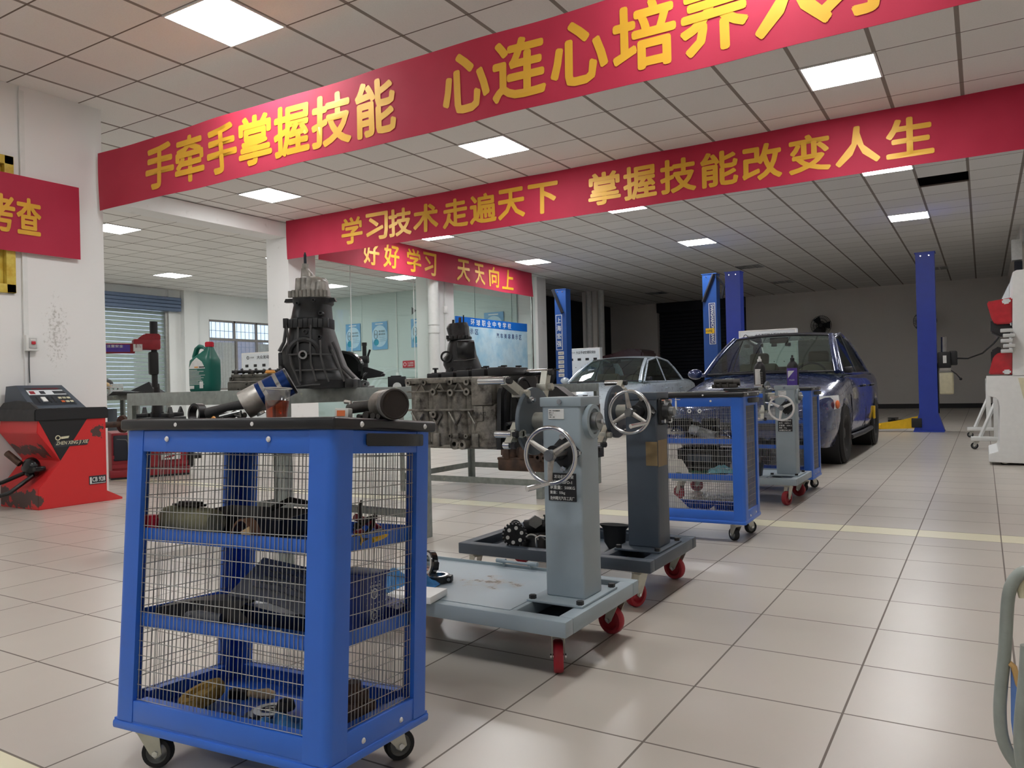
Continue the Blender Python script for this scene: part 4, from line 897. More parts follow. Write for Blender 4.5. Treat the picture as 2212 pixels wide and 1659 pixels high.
MB().prism([(-.068, .135), (.06, .135), (.035, .175), (-.005, .20), (-.04, .175)], 0, .0022, Matrix.Translation((0, -.0565, 0)) @ RXZ).build('front_label', 'label_white', J)
mb = MB(); mb.b2((-.02, -.0605, .140), (.008, -.0595, .147)); mb.build('label_mark', 'orange', J)
mb = MB(); mb.b2((.016, -.0605, .140), (.058, -.0595, .147)); mb.build('label_mark', 'ink', J)
mb = MB()
for i in range(12): mb.b2((-.06, -.0600, .125 - i * .0075), (-.06 + random.uniform(.06, .12), -.0590, .1275 - i * .0075))
mb.b2((-.06, -.0605, .018), (-.025, -.0595, .036)).b2((.018, -.0605, .02), (.045, -.0595, .06)); mb.build('label_print', 'label_white', J)
# cylinder head with camshaft
hd = thing('cylinder_head', 'grey cylinder head with a black camshaft on top, between jug and tall gearbox', 'engine part', (-3.56, 3.16, ZB), YAW + .15)
MB().b2((-.23, -.08, 0), (.23, .08, .05), .006).b2((-.222, -.07, .045), (.23, .075, .078), .004).b2((-.21, -.074, .076), (.23, .07, .094), .002).build('casting', 'cast_grey', hd)
MB().tube([(-.225, -.082, .052), (-.12, -.084, .050), (.02, -.082, .054), (.16, -.084, .05)], .003, 6).build('seam', 'alu_light', hd)
for x, z, r in ((-.205, .07, .010), (-.15, .085, .008), (-.09, .086, .008), (.03, .086, .008), (-.12, .035, .016), (.01, .04, .013), (-.17, .006, .012)): MB().ring((x, -.07, z), (x, -.087, z), r, r * .5, 16).build('boss', 'cast_grey', hd)
mb = MB(); mb.cyl((-.215, -.02, .110), (.21, -.02, .110), .009, seg=12)
for i in range(11): x = -.20 + i * .039; mb.cyl((x, -.02, .110), (x + .012, -.02, .110 + (.005 if i % 2 else -.003)), .017, seg=14)
mb.build('camshaft', 'cast_black', hd)
for i in range(5): x = -.19 + i * .09; MB().b2((x - .008, -.045, .09), (x + .008, .005, .116), .003).build('bearing_cap', 'cast_dark', hd)
o = MB().lathe([(0, 0), (.028, 0), (.03, .004), (.030, .008), (.026, .010), (.024, .018), (.008, .018), (.006, .012), (0, .012)], 24).build('filler_cap', 'orange', loc=(at(584, 812, Y=3.08).x, 3.08, ZB + .095)); tag(o, 'round orange plastic filler cap resting on the cylinder head', 'cap')
# oil pan, black stand, boxes
op = thing('oil_pan', 'glossy black bowl shaped oil pan standing on its edge next to the tall gearbox', 'engine part', (-3.22, 3.46, ZB), YAW)
MB().lathe([(.105, 0), (.12, .0), (.12, -.006), (.10, -.008), (.098, -.06), (.085, -.08), (.02, -.085), (0, -.084)], 40, Matrix.Translation((-.03, 0, .115)) @ Matrix.Rotation(-PI / 2 + .35, 4, 'X') @ Matrix.Rotation(.3, 4, 'Y') @ Matrix.Rotation(PI, 4, 'X'), sx=1, sy=.93).build('bowl', 'black_gloss', op)
MB().b2((-.07, -.05, 0), (.06, .05, .05), .02).build('sump', 'black_gloss', op)
MB().prism([(.05, .14), (.20, .09), (.185, .075), (.05, .10)], -.012, .012, RXZ).build('flange_lip', 'black', op)
for i in range(9): a = .3 + i * .33; MB().cyl((-.03 + .111 * math.cos(a), -.045 + .02 * math.sin(a), .115 + .104 * math.sin(a)), (-.03 + .111 * math.cos(a), -.052 + .02 * math.sin(a), .117 + .104 * math.sin(a)), .0045, seg=8).build('bolt', 'chrome', op)
sd = thing('valve_spring_tool', 'black upright clamp tool with a round post behind the black oil pan', 'tool', (-3.32, 3.70, ZB), YAW)
MB().cyl((0, 0, 0), (0, 0, .285), .013, seg=14).cyl((0, 0, .265), (0, 0, .285), .016, seg=14).build('post', 'black', sd)
MB().b2((-.045, -.03, .155), (.025, .03, .2), .008).b2((-.02, -.025, .10), (.018, .025, .16), .006).build('clamp', 'black', sd)
MB().prism([(-.02, .055), (.12, .07), (.125, .085), (.0, .135), (-.03, .12)], -.02, .02, RXZ).build('arm', 'black', sd)
MB().cyl((.018, 0, .19), (.035, 0, .24), .007, seg=10).build('lever', 'black', sd)
MB().tube([(-.10, -.08, .012), (-.03, -.09, .04), (.03, -.08, .10)], .012, 10, flat=.5).build('bent_strip', 'grey_plastic', sd)
mb = MB(); mb.b2((-.15, -.10, 0), (.05, -.04, .012), .004).ring((.0, -.11, .022), (.0, -.06, .022), .022, .010, 20).tube([(0, -.09, .04), (-.05, -.09, .035), (-.11, -.09, .025)], .008, 8); o = mb.build('rocker_arm', 'steel', loc=(-3.21, 3.60, ZB)); o.rotation_euler = (0, 0, YAW); tag(o, 'shiny steel rocker part lying at the foot of the black clamp tool', 'engine part')
bx = thing('gasket_box', 'flat black box with a white half disc on its front at the bench end', 'box', (-2.98, 3.60, ZB), YAW)
MB().b2((-.052, -.02, 0), (.052, .02, .062), .002).b2((-.035, -.02, .06), (.025, .02, .068), .002).build('carton', 'black', bx)
MB().prism([(.026 * math.cos(PI * i / 16), .026 * math.sin(PI * i / 16)) for i in range(17)], 0, .0015, Matrix.Translation((.003, -.0205, .001)) @ RXZ).build('half_disc', 'label_white', bx)
o = MB().b2((-.018, -.015, 0), (.018, .015, .038), .005).b2((-.014, -.012, .02), (.014, .012, .05), .004).build('plug', 'label_white', loc=(-2.905, 3.62, ZB)); tag(o, 'small white plastic plug right beside the flat black box', 'engine part')
pan = thing('oil_tray', 'rectangular black oil pan upturned on the bench edge before the silver car', 'engine part', (-3.12, 5.62, ZB), YAW)
MB().loft([[(-.10, -.07, 0), (.09, -.07, 0), (.09, .07, 0), (-.10, .07, 0)], [(-.135, -.09, .06), (.115, -.09, .06), (.115, .09, .06), (-.135, .09, .06)], [(-.14, -.095, .11), (.12, -.095, .11), (.12, .095, .11), (-.14, .095, .11)]]).build('pan_body', 'cast_black', pan)
MB().b2((-.16, -.11, .11), (.145, .11, .12), .002).build('pan_flange', 'cast_black', pan)
MB().ring((-.09, -.085, .02), (-.09, -.10, .02), .011, .005, 14).build('drain_plug', 'steel', pan)
for i in range(5): MB().cyl((-.13 + i * .06, -.09, .12), (-.13 + i * .06, -.09, .128), .006, seg=8).build('bolt', 'black', pan)
gk = thing('head_gasket', 'grey metal gasket plate with square holes lying by the upturned black pan', 'engine part', (-3.30, 5.46, ZB), YAW)
mb = MB(); mb.b2((-.1, -.01, .002), (.1, 0, .042))
mb.build('plate', 'aluminium', gk)
mb = MB()
for i in range(5): mb.b2((-.085 + i * .035, -.0115, .014), (-.065 + i * .035, -.0095, .030), 0)
mb.build('port', 'black', gk)
for px, h in ((1112, .055), (1127, .068)):
    p = at(px, 806, Y=5.7); q = (p.x, 5.7, ZB); t = thing('lifting_hook', 'curved black hook standing up behind the engine block, ' + ('the taller one' if h > .06 else 'the shorter one'), 'hook', q, YAW)
    MB().cyl((-.02, 0, 0), (-.02, 0, .04 + h), .006, seg=8).tube([(-.02, 0, .03 + h), (-.018, 0, .06 + h), (0, 0, .075 + h), (.02, 0, .06 + h), (.018, 0, .03 + h), (.012, 0, .01 + h)], .007, 8).build('hook', 'black', t)

# ================================================================== hall: tyre changer, bench with crate, trainer board
tc = thing('tyre_changer', 'dark red tyre changer with a swing arm in front of the roller shutter', 'tyre changer', (-7.78, 5.20, 0), math.atan2(.61, .30))
MB().b2((-.38, -.02, .05), (.38, .62, .50), .02).b2((-.40, -.04, .02), (.40, .64, .10), .01).b2((-.38, -.03, .12), (.38, -.01, .16)).b2((-.38, -.03, .22), (.38, -.01, .26)).build('cabinet', 'red_dark', tc)
MB().b2((-.39, -.03, .0), (.39, .63, .03)).build('base_skid', 'black', tc)
MB().b2((-.36, -.032, .20), (-.06, -.022, .47), .01).build('control_panel', 'plate_dark', tc)
mb = MB(); mb.text('En', (-.13, -.034, .27), XA, ZA, .085, None, .02); mb.build('lettering', 'label_white', tc)
mb = MB(); mb.tube([(-.33, -.034, .43), (-.24, -.034, .42), (-.2, -.034, .36), (-.12, -.034, .4), (-.08, -.034, .34)], .006, 6); mb.build('panel_mark', 'grey_plastic', tc)
MB().b2((.10, -.034, .18), (.30, -.028, .25), .002).build('maker_plate', 'label_white', tc)
mb = MB(); mb.prism([(.12, .20), (.2, .20), (.28, .235), (.18, .225)], 0, .002, Matrix.Translation((0, -.034, 0)) @ RXZ); mb.build('plate_mark', 'red_dark', tc)
MB().b2((.38, .05, .08), (.46, .4, .30), .02).cyl((.42, .0, .2), (.52, .0, .2), .03).build('pedal_box', 'black', tc)
MB().cyl((.12, .3, .50), (.12, .3, .60), .16, seg=28).cyl((.12, .3, .60), (.12, .3, .64), .30, seg=32).cyl((.12, .3, .64), (.12, .3, .70), .07, seg=20).build('turntable', 'black', tc)
for a in (0, 90, 180, 270): d = Vector((math.cos(math.radians(a + 20)), math.sin(math.radians(a + 20)), 0)); MB().box(Vector((.12, .3, .665)) + d * .22, (.17, .07, .045), (0, 0, math.radians(a + 20)), .008).prism([(-.03, 0), (.03, 0), (.0, .075)], -.02, .02, Matrix.Translation(Vector((.12, .3, .68)) + d * .28) @ Matrix.Rotation(math.radians(a + 20), 4, 'Z') @ RXZ).build('jaw', 'black', tc)
MB().cyl((.12, .3, .66), (.12, .3, 1.02), .065, .03, 20).build('cone', 'black', tc)
MB().cyl((.10, .28, .98), (.10, .28, 1.70), .032, seg=16).cyl((.10, .28, 1.58), (.10, .28, 1.72), .042, seg=16).b2((.04, .23, 1.12), (.14, .33, 1.38), .02).build('mount_shaft', 'black', tc)
MB().b2((-.12, .20, 1.40), (.16, .36, 1.52), .02).prism([(-.10, 1.50), (.16, 1.50), (.16, 1.58), (.0, 1.58)], -.34, -.21, RXZ, .012).b2((-.62, .23, 1.36), (-.1, .33, 1.47), .01).build('swing_arm', 'red_dark', tc)
MB().b2((-.95, .20, 1.34), (-.48, .36, 1.50), .02).cyl((-.50, .19, 1.38), (-.50, .14, 1.38), .05, seg=16).build('arm_cylinder', 'grey_dark', tc)
MB().b2((-.42, .222, 1.375), (-.15, .229, 1.455)).build('arm_sticker', 'violet', tc)
mb = MB(); mb.text('注意安全', (-.30, .221, 1.437), XA, ZA, .03, .16, .02); mb.b2((-.12, .20, 1.38), (-.03, .2285, 1.46)); mb.b2((-.78, .195, 1.42), (-.68, .2, 1.48)); mb.build('arm_label', 'label_white', tc)
MB().b2((-1.05, .25, 0), (-.85, .5, 1.55), .02).build('tower', 'red_dark', tc)
wb = thing('workbench', 'grey steel bench under a crate of old parts, before the roller shutter', 'workbench', (-9.95, 6.05, 0), .55)
MB().b2((-.7, -.4, .84), (.62, .4, .90), .004).build('bench_top', 'bench_steel', wb)
for x in (-.66, .02, .56):
    for y in (-.36, .36): MB().b2((x - .025, y - .025, 0), (x + .025, y + .025, .84)).build('leg', 'bench_steel', wb)
MB().b2((-.62, -.35, .30), (-.05, .35, .72), .01).build('drawer_box', 'grey_dark', wb)
cr = thing('crate', 'grey slatted plastic crate of worn parts on the far bench', 'crate', (-9.93, 5.88, .90), .55)
mb = MB()
for y in (-.16, .16):
    for z in (.02, .065, .11): mb.b2((-.27, y - .008, z - .01), (.27, y + .008, z + .01))
    for i in range(10): mb.b2((-.27 + i * .06 - .006, y - .009, 0), (-.27 + i * .06 + .006, y + .009, .12))
for x in (-.27, .27):
    for z in (.02, .065, .11, .14): mb.b2((x - .008, -.16, z - .01), (x + .008, .16, z + .01))
mb.b2((-.27, -.16, 0), (.27, .16, .01)); mb.build('slats', 'wall_grey_box', cr)
MB().lathe([(.06, 0), (.10, .1), (.09, .22), (.08, .22), (.09, .1), (.05, 0)], 20, closed=True, L=Matrix.Translation((-.12, 0, .05)) @ Matrix.Rotation(.5, 4, 'Y')).build('worn_hose', 'cast_rust', cr)
MB().tube([(.02, -.06, .10), (.1, -.05, .18), (.18, -.05, .14), (.22, -.05, .1)], .03, 10).build('bent_pipe', 'tan', cr)
o = MB().loft([[(-.22, -.14, .0), (.20, -.14, 0), (.24, .14, .0), (-.2, .14, 0)], [(-.18, -.1, .05), (.1, -.12, .17), (.2, .1, .03), (-.15, .1, .07)]]).build('plastic_cover', 'black', loc=(-9.45, 6.28, .90)); o.rotation_euler = (0, 0, .5); tag(o, 'black wedge shaped plastic cover next to the grey crate', 'cover')
o = MB().loft([[(-.30, -.10, .0), (.32, -.14, .0), (.30, .1, .0), (-.2, .14, 0)], [(-.25, -.08, .05), (.30, -.1, .02), (.25, .1, .02), (-.15, .1, .06)]]).build('plastic_cover', 'black_gloss', loc=(-9.25, 6.0, .90)); o.rotation_euler = (0, 0, .6); tag(o, 'flat black plastic cover beneath the wedge shaped one', 'cover')
o = MB().ball((0, 0, .04), .2, (1, .7, .42)).build('dome_cover', 'black', loc=(-10.0, 5.98, 1.02)); tag(o, 'dark rounded cover heaped on top of the grey crate', 'cover')
def trainer_board(name, label, px0, px1, dist_y, zt, title, rows=True, Yp=None):
    a, b = at(px0, 800, Y=Yp), at(px1, 800, Y=Yp); w = b.x - a.x
    t = thing(name, label, 'trainer board', (a.x, Yp, 0))
    MB().b2((0, 0, .25), (w, .14, zt), .006).build('cabinet', 'panel_board', t)
    mb = MB()
    for p, q in (((0, zt - .02), (w, zt)), ((0, .25), (w, .27)), ((0, .27), (.02, zt - .02)), ((w - .02, .27), (w, zt - .02))): mb.b2((p[0], -.008, p[1]), (q[0], 0, q[1]))
    mb.b2((.03, -.004, zt - .165), (w - .03, 0, zt - .16)); mb.build('frame', 'white', t)
    mb = MB(); mb.text(title, (w * .58, -.004, zt - .1), XA, ZA, .07, w * .58, .02); mb.torus((w * .12, -.004, zt - .1), .03, .005, YA, 16, 6).text('实训', (w * .2, -.004, zt - .1), XA, ZA, .03, .1)
    for i in range(14): mb.b2((w * random.uniform(.06, .9), -.004, zt - random.uniform(.4, .95)), (w * random.uniform(.06, .9) * .02 + w * .9, -.003, zt - .4), 0) if False else mb.cyl((w * (.1 + .8 * ((i * 37) % 14) / 14), -.006, zt - .45 - .09 * (i % 5)), (w * (.1 + .8 * ((i * 37) % 14) / 14), 0, zt - .45 - .09 * (i % 5)), .010, seg=8)
    mb.build('lettering', 'ink', t)
    if rows:
        n = max(4, int(w / .24))
        for i in range(n): x = w * (i + .6) / (n + .2); MB().b2((x - .045, -.007, zt - .29), (x + .045, 0, zt - .235), .004).build('meter', 'black', t)
    for x in (.05, w - .1): MB().b2((x, .02, .06), (x + .05, .12, .25)).build('leg', 'panel_board', t)
    for x in (.075, w - .075): MB().cyl((x, .04, .03), (x, .1, .03), .03, seg=14).build('wheel', 'rubber', t)
    return t
trainer_board('trainer_board', 'white engine trainer board with a row of black meters, under the barred window', 523, 640, 0, 1.70, '大众发动机运行实训台', Yp=10.6)
trainer_board('trainer_board', 'white air conditioning trainer board behind the silver car and the lift post', 1225, 1297, 0, 1.76, '大众手动空调实训台', Yp=16.5)
trainer_board('trainer_board', 'white steering trainer board rising behind the roof of the blue car', 1598, 1722, 0, 1.74, '大众液压转向系统实训台', Yp=13.3)
o = MB().b2((0, 0, 0), (.26, .2, .82), .01).build('white_cabinet', 'white_paint', loc=(*at(1180, 850, Y=7.2).to_2d(), 0)); tag(o, 'small white cabinet under the steel bench rail before the silver car', 'cabinet')
o = MB().b2((0, -.004, .60), (.14, 0, .74)).build('panel', 'panel_board', o)
o.location = (.07, 0, 0)

# wheel balancer by the near wall
wbal = thing('wheel_balancer', 'red and black wheel balancer with scuffed paint against the near white wall', 'wheel balancer', (-6.4, 3.305, 0))
prof = [(0, 0), (.565, 0), (.565, .71), (0.01, .71), (.0, .61), (.175, .375), (.055, .225), (.0, .17)]
MB().prism(prof, -.58, 0, RYZ, .004).build('body', 'scuffed_red', wbal)
MB().prism([(.56, .0), (.70, .0), (.70, .015), (.56, .09)], -.58, 0, RYZ).build('foot_plate', 'red', wbal)
mb = MB(); mb.prism([(.014, .708), (.405, .708), (.178, .378)], 0, .0025, RYZ); mb.build('black_triangle', 'black', wbal)
mb = MB(); mb.prism([(-.02, .705), (.585, .705), (.585, .775), (.57, .80), (-.01, .80), (-.02, .78)], -.59, .012, RYZ, .006); mb.build('tool_tray', 'black', wbal)
mb = MB(); mb.prism([(-.59, .80), (.012, .80), (-.1, .855), (-.3, .87), (-.5, .855)], -.02, -.0, RXZ); mb.build('tray_end', 'black', wbal)
for y, x0, x1 in ((.10, -.25, -.06), (.10, -.48, -.28), (.24, -.22, -.05), (.24, -.44, -.25), (.38, -.22, -.05), (.38, -.44, -.25)): MB().b2((x0, y - .05, .798), (x1, y + .05, .803), .002).build('tray_pocket', 'black_gloss', wbal)
con = [(.02, .80), (.42, .80), (.30, .985), (.06, .985)]
mb = MB(); mb.loft([[(-.58, .04, .80), (-.14, .04, .80), (-.14, .48, .80), (-.58, .48, .80)], [(-.56, .05, .99), (-.40, .05, .995), (-.40, .42, .995), (-.56, .42, .99)]]); mb.build('console', 'grey_dark', wbal)
q = [Vector(p) for p in ((-.165, .07, .815), (-.165, .45, .815), (-.385, .40, .98), (-.385, .08, .98))]
def on(u, v, lift=.003): return q[0].lerp(q[1], u).lerp(q[3].lerp(q[2], u), v) + Vector((.6, 0, .8)) * lift
def patch(name, u0, v0, u1, v1, mt, lift): mb = MB(); mb.loft([[on(u0, v0, lift), on(u1, v0, lift), on(u1, v1, lift), on(u0, v1, lift)], [on(u0, v0, 0), on(u1, v0, 0), on(u1, v1, 0), on(u0, v1, 0)]]); return mb.build(name, mt, wbal)
patch('control_face', .04, .05, .96, .95, 'grey_plastic', .003); patch('display_strip', .06, .58, .94, .82, 'panel_board', .005)
for u0, u1, mt in ((.10, .22, 'red_dark'), (.34, .46, 'ink'), (.66, .94, 'ink')): patch('display', u0, .62, u1, .76, mt, .007)
for u in (.16, .42, .52): patch('slider', u, .2, u + .03, .48, 'black', .006)
patch('dial', .26, .22, .36, .44, 'label_white', .012)
for i in range(6): patch('key', .66 + .1 * (i % 3), .36 - .18 * (i // 3), .73 + .1 * (i % 3), .44 - .18 * (i // 3), 'amber' if i == 3 else 'cream', .008)
mb = MB(); mb.text('WHEEL BALANCER', on(.55, .89, .005), q[1] - q[0], q[3] - q[0], .018, .22, .01, 0); mb.build('face_lettering', 'red_dark', wbal)
mb = MB(); mb.text('ZHEN XING JI XIE', (.004, .275, .515), (0, 1, 0), (0, .22, 1), .038, .26, .02); mb.build('brand_lettering', 'cream', wbal)
mb = MB(); mb.prism([(.13, .487), (.40, .492), (.42, .535), (.135, .53)], 0, .0035, RYZ); mb.build('brand_band', 'ink', wbal)
mb = MB(); mb.torus((.005, .16, .562), .018, .004, XA, 20, 6).prism([(.185, .552), (.245, .556), (.252, .574), (.185, .57)], .001, .004, RYZ); mb.build('emblem', 'cream', wbal)
mb = MB(); mb.b2((0, .41, .155), (.004, .555, .225)); mb.build('model_plate', 'ink', wbal)
mb = MB(); mb.text('CB 928', (.005, .49, .195), YA, ZA, .036, .11, .03); mb.b2((.004, .415, .16), (.0055, .55, .164)).b2((.004, .415, .165), (.0055, .43, .215)); mb.build('model_lettering', 'label_white', wbal)
MB().lathe([(0, 0), (.035, 0), (.05, .02), (.05, .03), (0, .03)], 20, Matrix.Translation((-.13, .563, .64)) @ Matrix.Rotation(-PI / 2, 4, 'X')).cyl((-.13, .56, .64), (-.13, .80, .64), .026, seg=18).lathe([(.03, 0), (.075, .005), (.08, .03), (.05, .06), (.03, .06)], 24, Matrix.Translation((-.13, .78, .64)) @ Matrix.Rotation(-PI / 2, 4, 'X'), closed=True).build('spindle', 'cast_rust', wbal)
mb = MB(); mb.b2((-.29, .015, .30), (-.06, .10, .34), .012).ball((-.18, .045, .33), .11, (.8, .55, .75), 18); mb.build('pedal_box', 'black_gloss', wbal)
MB().tube([(-.22, .05, .30), (-.33, -.10, .22), (-.46, -.22, .17), (-.56, -.26, .15)], [.03, .028, .022, .02], 10, flat=.6).build('pedal_arm', 'black_gloss', wbal)
MB().tube([(-.12, .03, .27), (-.20, -.12, .14), (-.38, -.25, .08), (-.56, -.3, .07)], [.03, .028, .022, .02], 10, flat=.6).build('pedal_arm', 'black_gloss', wbal)
MB().cyl((-.26, .0, .36), (-.36, -.05, .45), .026, seg=12).build('pedal_grip', 'cast_rust', wbal)
# ================================================================== what the carts carry
def on_cart(C, name, label, cat, px, py, z, y=None, rz=0, rx=0, ry=0, group=None, x=None):
    """a thing standing at height z of the cart, at depth y of it"""
    p = atm(C, px, py, y=y) if y is not None else atm(C, px, py, x=x)
    return thing(name, label, cat, M=C @ TR(p.x, p.y, z, rz, rx, ry), group=group)
T1, S1, S2, S0 = .7255, .4415, .2425, .0245
def aim(a, b): return Matrix.Translation(a) @ (Vector(b) - Vector(a)).to_track_quat('Z', 'Y').to_matrix().to_4x4()
# blue banded piston with its rod
pa = thing('piston', 'new piston with blue and silver bands lying tilted behind the cup of tea', 'piston', M=C1 @ Matrix.Translation((0, 0, T1)))
I1 = C1.inverted(); off = Vector((0, 0, -T1))
def c1(px, py, y): return atm(C1, px, py, y=y) + off
a, b = c1(542, 868, -.03), c1(606, 834, .012); A = aim(a, b); Lp = (b - a).length; rp = .0355
mb = MB(A); mb.lathe([(rp * .8, -.020), (rp * .98, -.019), (rp, -.01), (rp, .026), (rp * .99, .027)], 36).build('skirt', 'alu_light', pa)
mb = MB(A); z = .027
for i, (h, mt) in enumerate(((.011, 'bb'), (.010, 'steel'), (.026, 'bb'), (.010, 'steel'), (.020, 'bb'))):
    MB(A).lathe([(rp * (.99 if mt == 'bb' else 1.0), z), (rp * (.99 if mt == 'bb' else 1.0), z + h)], 36).build('band' if mt == 'bb' else 'piston_ring', mat('blue_film', (28, 62, 130), .2, .6) if mt == 'bb' else 'chrome', pa); z += h
MB(A).lathe([(rp, z), (rp, z + .004), (rp * .97, z + .006), (0, z + .006)], 36).build('crown', 'cast_black', pa)
MB(A).ring((0, -rp - .004, .008), (0, -rp + .006, .008), .012, .008, 20).build('pin_boss', 'chrome', pa)
big = c1(425, 891, .02); big.z = .021
MB(aim(big + Vector((0, -.010, 0)), big + Vector((.003, .012, 0)))).ring((0, 0, 0), (0, 0, .022), .0275, .021, 32).build('big_end', 'cast_black', pa)
st, en = c1(450, 893, .02), c1(530, 873, -.005); MB().tube([st, st.lerp(en, .5) + Vector((0, 0, .004)), en], [.012, .008, .010], 10, flat=1.3).build('rod', 'cast_black', pa)
mb = MB(); q = c1(515, 897, -.04); mb.cyl(q, q + Vector((.022, 0, 0)), .007, seg=12).tube([c1(475, 900, -.05), c1(520, 889, -.05), c1(520, 901, -.05)], .0035, 6); mb.build('pin', 'steel', pa)
cup = on_cart(C1, 'plastic_cup', 'clear plastic cup half full of brown tea standing on the nearest cart', 'cup', 598, 904, T1, y=-.12)
MB(Matrix.Scale(1.17, 4)).lathe([(.0195, .001), (.0215, .022), (.0225, .0235), (.0245, .056), (.0275, .0575), (.0275, .059), (.024, .058)], 32).build('cup_wall', 'cup', cup)
MB(Matrix.Scale(1.17, 4)).torus((0, 0, .058), .0262, .0013, seg=36, rs=6).build('rim', 'label_white', cup)
MB(Matrix.Scale(1.17, 4)).lathe([(0, .0015), (.0190, .0015), (.0208, .022), (.0222, .034), (0, .034)], 32).build('tea', 'tea', cup)
pb = thing('piston', 'worn piston with a dark burnt crown at the handle end of the nearest cart', 'piston', M=C1 @ Matrix.Translation((0, 0, T1)))
a, b = c1(832, 868, .03), c1(866, 873, -.012); a.z = b.z = .034; A = aim(a, b); rp = .0355
MB(A).lathe([(rp * .97, -.02), (rp, -.012), (rp, .03)], 36).build('skirt', 'cast_alu', pb)
for i in range(3): MB(A).lathe([(rp * 1.0, .030 + i * .007), (rp * 1.012, .031 + i * .007), (rp * 1.012, .034 + i * .007), (rp * .985, .0345 + i * .007), (rp * .985, .037 + i * .007)], 36).build('piston_ring', 'steel', pb)
MB(A).lathe([(rp, .050), (rp, .054), (rp * .9, .056), (rp * .86, .053), (0, .053)], 36).build('crown', mat('burnt', (44, 38, 36), .7, .2, c2=(80, 66, 60), lo=.55, hi=.8, scale=40), pb)
MB(A).ring((0, rp * .55, -.01), (0, rp * 1.02, -.01), .013, .009, 20).build('pin_boss', 'alu_light', pb)
st, en = c1(752, 884, .03), c1(828, 872, .035); MB().tube([st, en], [.010, .012], 10, flat=1.2).build('rod', 'cast_dark', pb)
MB().tube([st + Vector((-.01, 0, .018)), st + Vector((.006, 0, .016)), st + Vector((.008, 0, 0)), st + Vector((-.012, 0, -.006))], .005, 8).build('big_end', 'alu_light', pb)
st, en = c1(765, 873, .07), c1(828, 868, .07); MB().tube([st, en], .007, 8).build('second_rod', 'cast_dark', pb)
t = on_cart(C1, 'parts_box', 'small clear plastic parts box with an orange label, beside the worn piston', 'box', 742, 904, T1, y=-.04, rz=.25)
MB().b2((-.017, -.012, 0), (.017, .012, .024), .002).build('case', 'clear_plastic', t); MB().b2((-.011, -.0128, .006), (.009, -.0118, .019)).build('label_strip', 'orange_label', t)
t = on_cart(C1, 'engine_part', 'low jumble of dark bolts and brackets between the parts box and the worn piston', 'engine part', 795, 901, T1, y=.0)
for i, (x, r) in enumerate(((-.02, .006), (0, .009), (.02, .007), (.035, .006))): MB().cyl((x, -.01, r), (x, .012, r), r, seg=12).build('bushing', 'cast_dark', t)
MB().b2((-.005, .015, .0), (.05, .03, .014), .002).build('bracket', 'grey_dark', t)
t = on_cart(C1, 'engine_part', 'dark cast linkage lying behind the tilted blue piston', 'engine part', 480, 886, T1, y=.09); MB().tube([(-.03, 0, .008), (0, 0, .022), (.03, 0, .014), (.05, 0, .024)], .010, 8).build('linkage', 'cast_black', t); MB().ring((-.03, -.006, .014), (-.03, .008, .014), .014, .009).build('eye', 'cast_black', t)
o = MB().prism([(-.006, 0), (.006, 0), (.001, .006)], -.003, .003, RXZ).build('plastic_chip', 'orange'); o.matrix_world = C1 @ Matrix.Translation(atm(C1, 461, 903, y=-.14) * 1.0); o.location.z = (C1 @ Vector((0, -.14, T1))).z; tag(o, 'tiny yellow plastic chip on the front edge of the nearest cart', 'scrap')
# upper shelf
t = on_cart(C1, 'red_dish', 'small bright red plastic dish on the upper shelf of the nearest cart', 'dish', 322, 1136, S1, y=-.14); MB().cyl((0, 0, 0), (0, 0, .046), .022, seg=28, bev=.002).cyl((0, 0, .046), (0, 0, .052), .019, seg=28).build('dish', 'cap_red', t)
t = on_cart(C1, 'filter_roll', 'dusty olive grey cylindrical filter lying on the upper shelf of the nearest cart', 'filter', 412, 1140, S1, y=-.09, rz=-.12)
MB().lathe([(0, -.098), (.026, -.097), (.034, -.088), (.036, -.07), (.036, .07), (.034, .088), (.026, .097), (0, .098)], 32, Matrix.Translation((0, 0, .036)) @ Matrix.Rotation(PI / 2, 4, 'Y')).build('filter_body', 'beige_foam', t)
t = on_cart(C1, 'brake_pad', 'flat dark strip lying across the olive filter', 'engine part', 410, 1100, S1 + .073, y=-.09, rz=-.1); MB().b2((-.05, -.015, 0), (.045, .015, .006), .002).b2((-.03, -.012, .005), (.035, .012, .012), .002).build('strip', 'cast_dark', t)
t = on_cart(C1, 'brake_shoe', 'curved brown and tan band standing on the upper shelf of the nearest cart', 'engine part', 520, 1160, S1, y=-.15)
MB().prism([(.034 * math.cos(x), .058 * math.sin(x)) for x in [PI * i / 14 for i in range(15)]] + [(.030 * math.cos(x), .053 * math.sin(x)) for x in [PI * (14 - i) / 14 for i in range(15)]], -.03, .0, RXZ).build('band', 'brown', t); MB().prism([(.034, .0), (.026, .042), (.002, .030), (.010, .0)], .0, .003, RXZ).build('lining_edge', 'tan', t)
t = on_cart(C1, 'black_tray', 'long black moulded tray on the back of the upper shelf', 'tray', 548, 1150, S1, y=.04, rz=.0)
MB().loft([[(-.13, -.07, 0), (.14, -.07, 0), (.14, .06, 0), (-.13, .06, 0)], [(-.15, -.08, .05), (.16, -.08, .045), (.16, .07, .06), (-.15, .07, .06)], [(-.145, -.075, .05), (.155, -.075, .045), (.155, .065, .06), (-.145, .065, .06)], [(-.125, -.06, .01), (.13, -.06, .01), (.13, .05, .01), (-.125, .05, .01)]]).build('tray_shell', 'black', t)
MB().tube([(.02, -.075, .05), (.05, -.09, .02), (.09, -.10, .0)], .0015, 6).tube([(.02, -.075, .05), (.06, -.088, .015), (.10, -.095, .0)], .0015, 6).build('thin_wire', 'grey_plastic', t)
MB().tube([(.03, .03, .06), (.09, .03, .085), (.15, .02, .08)], .007, 8).build('hose', 'rubber', t)
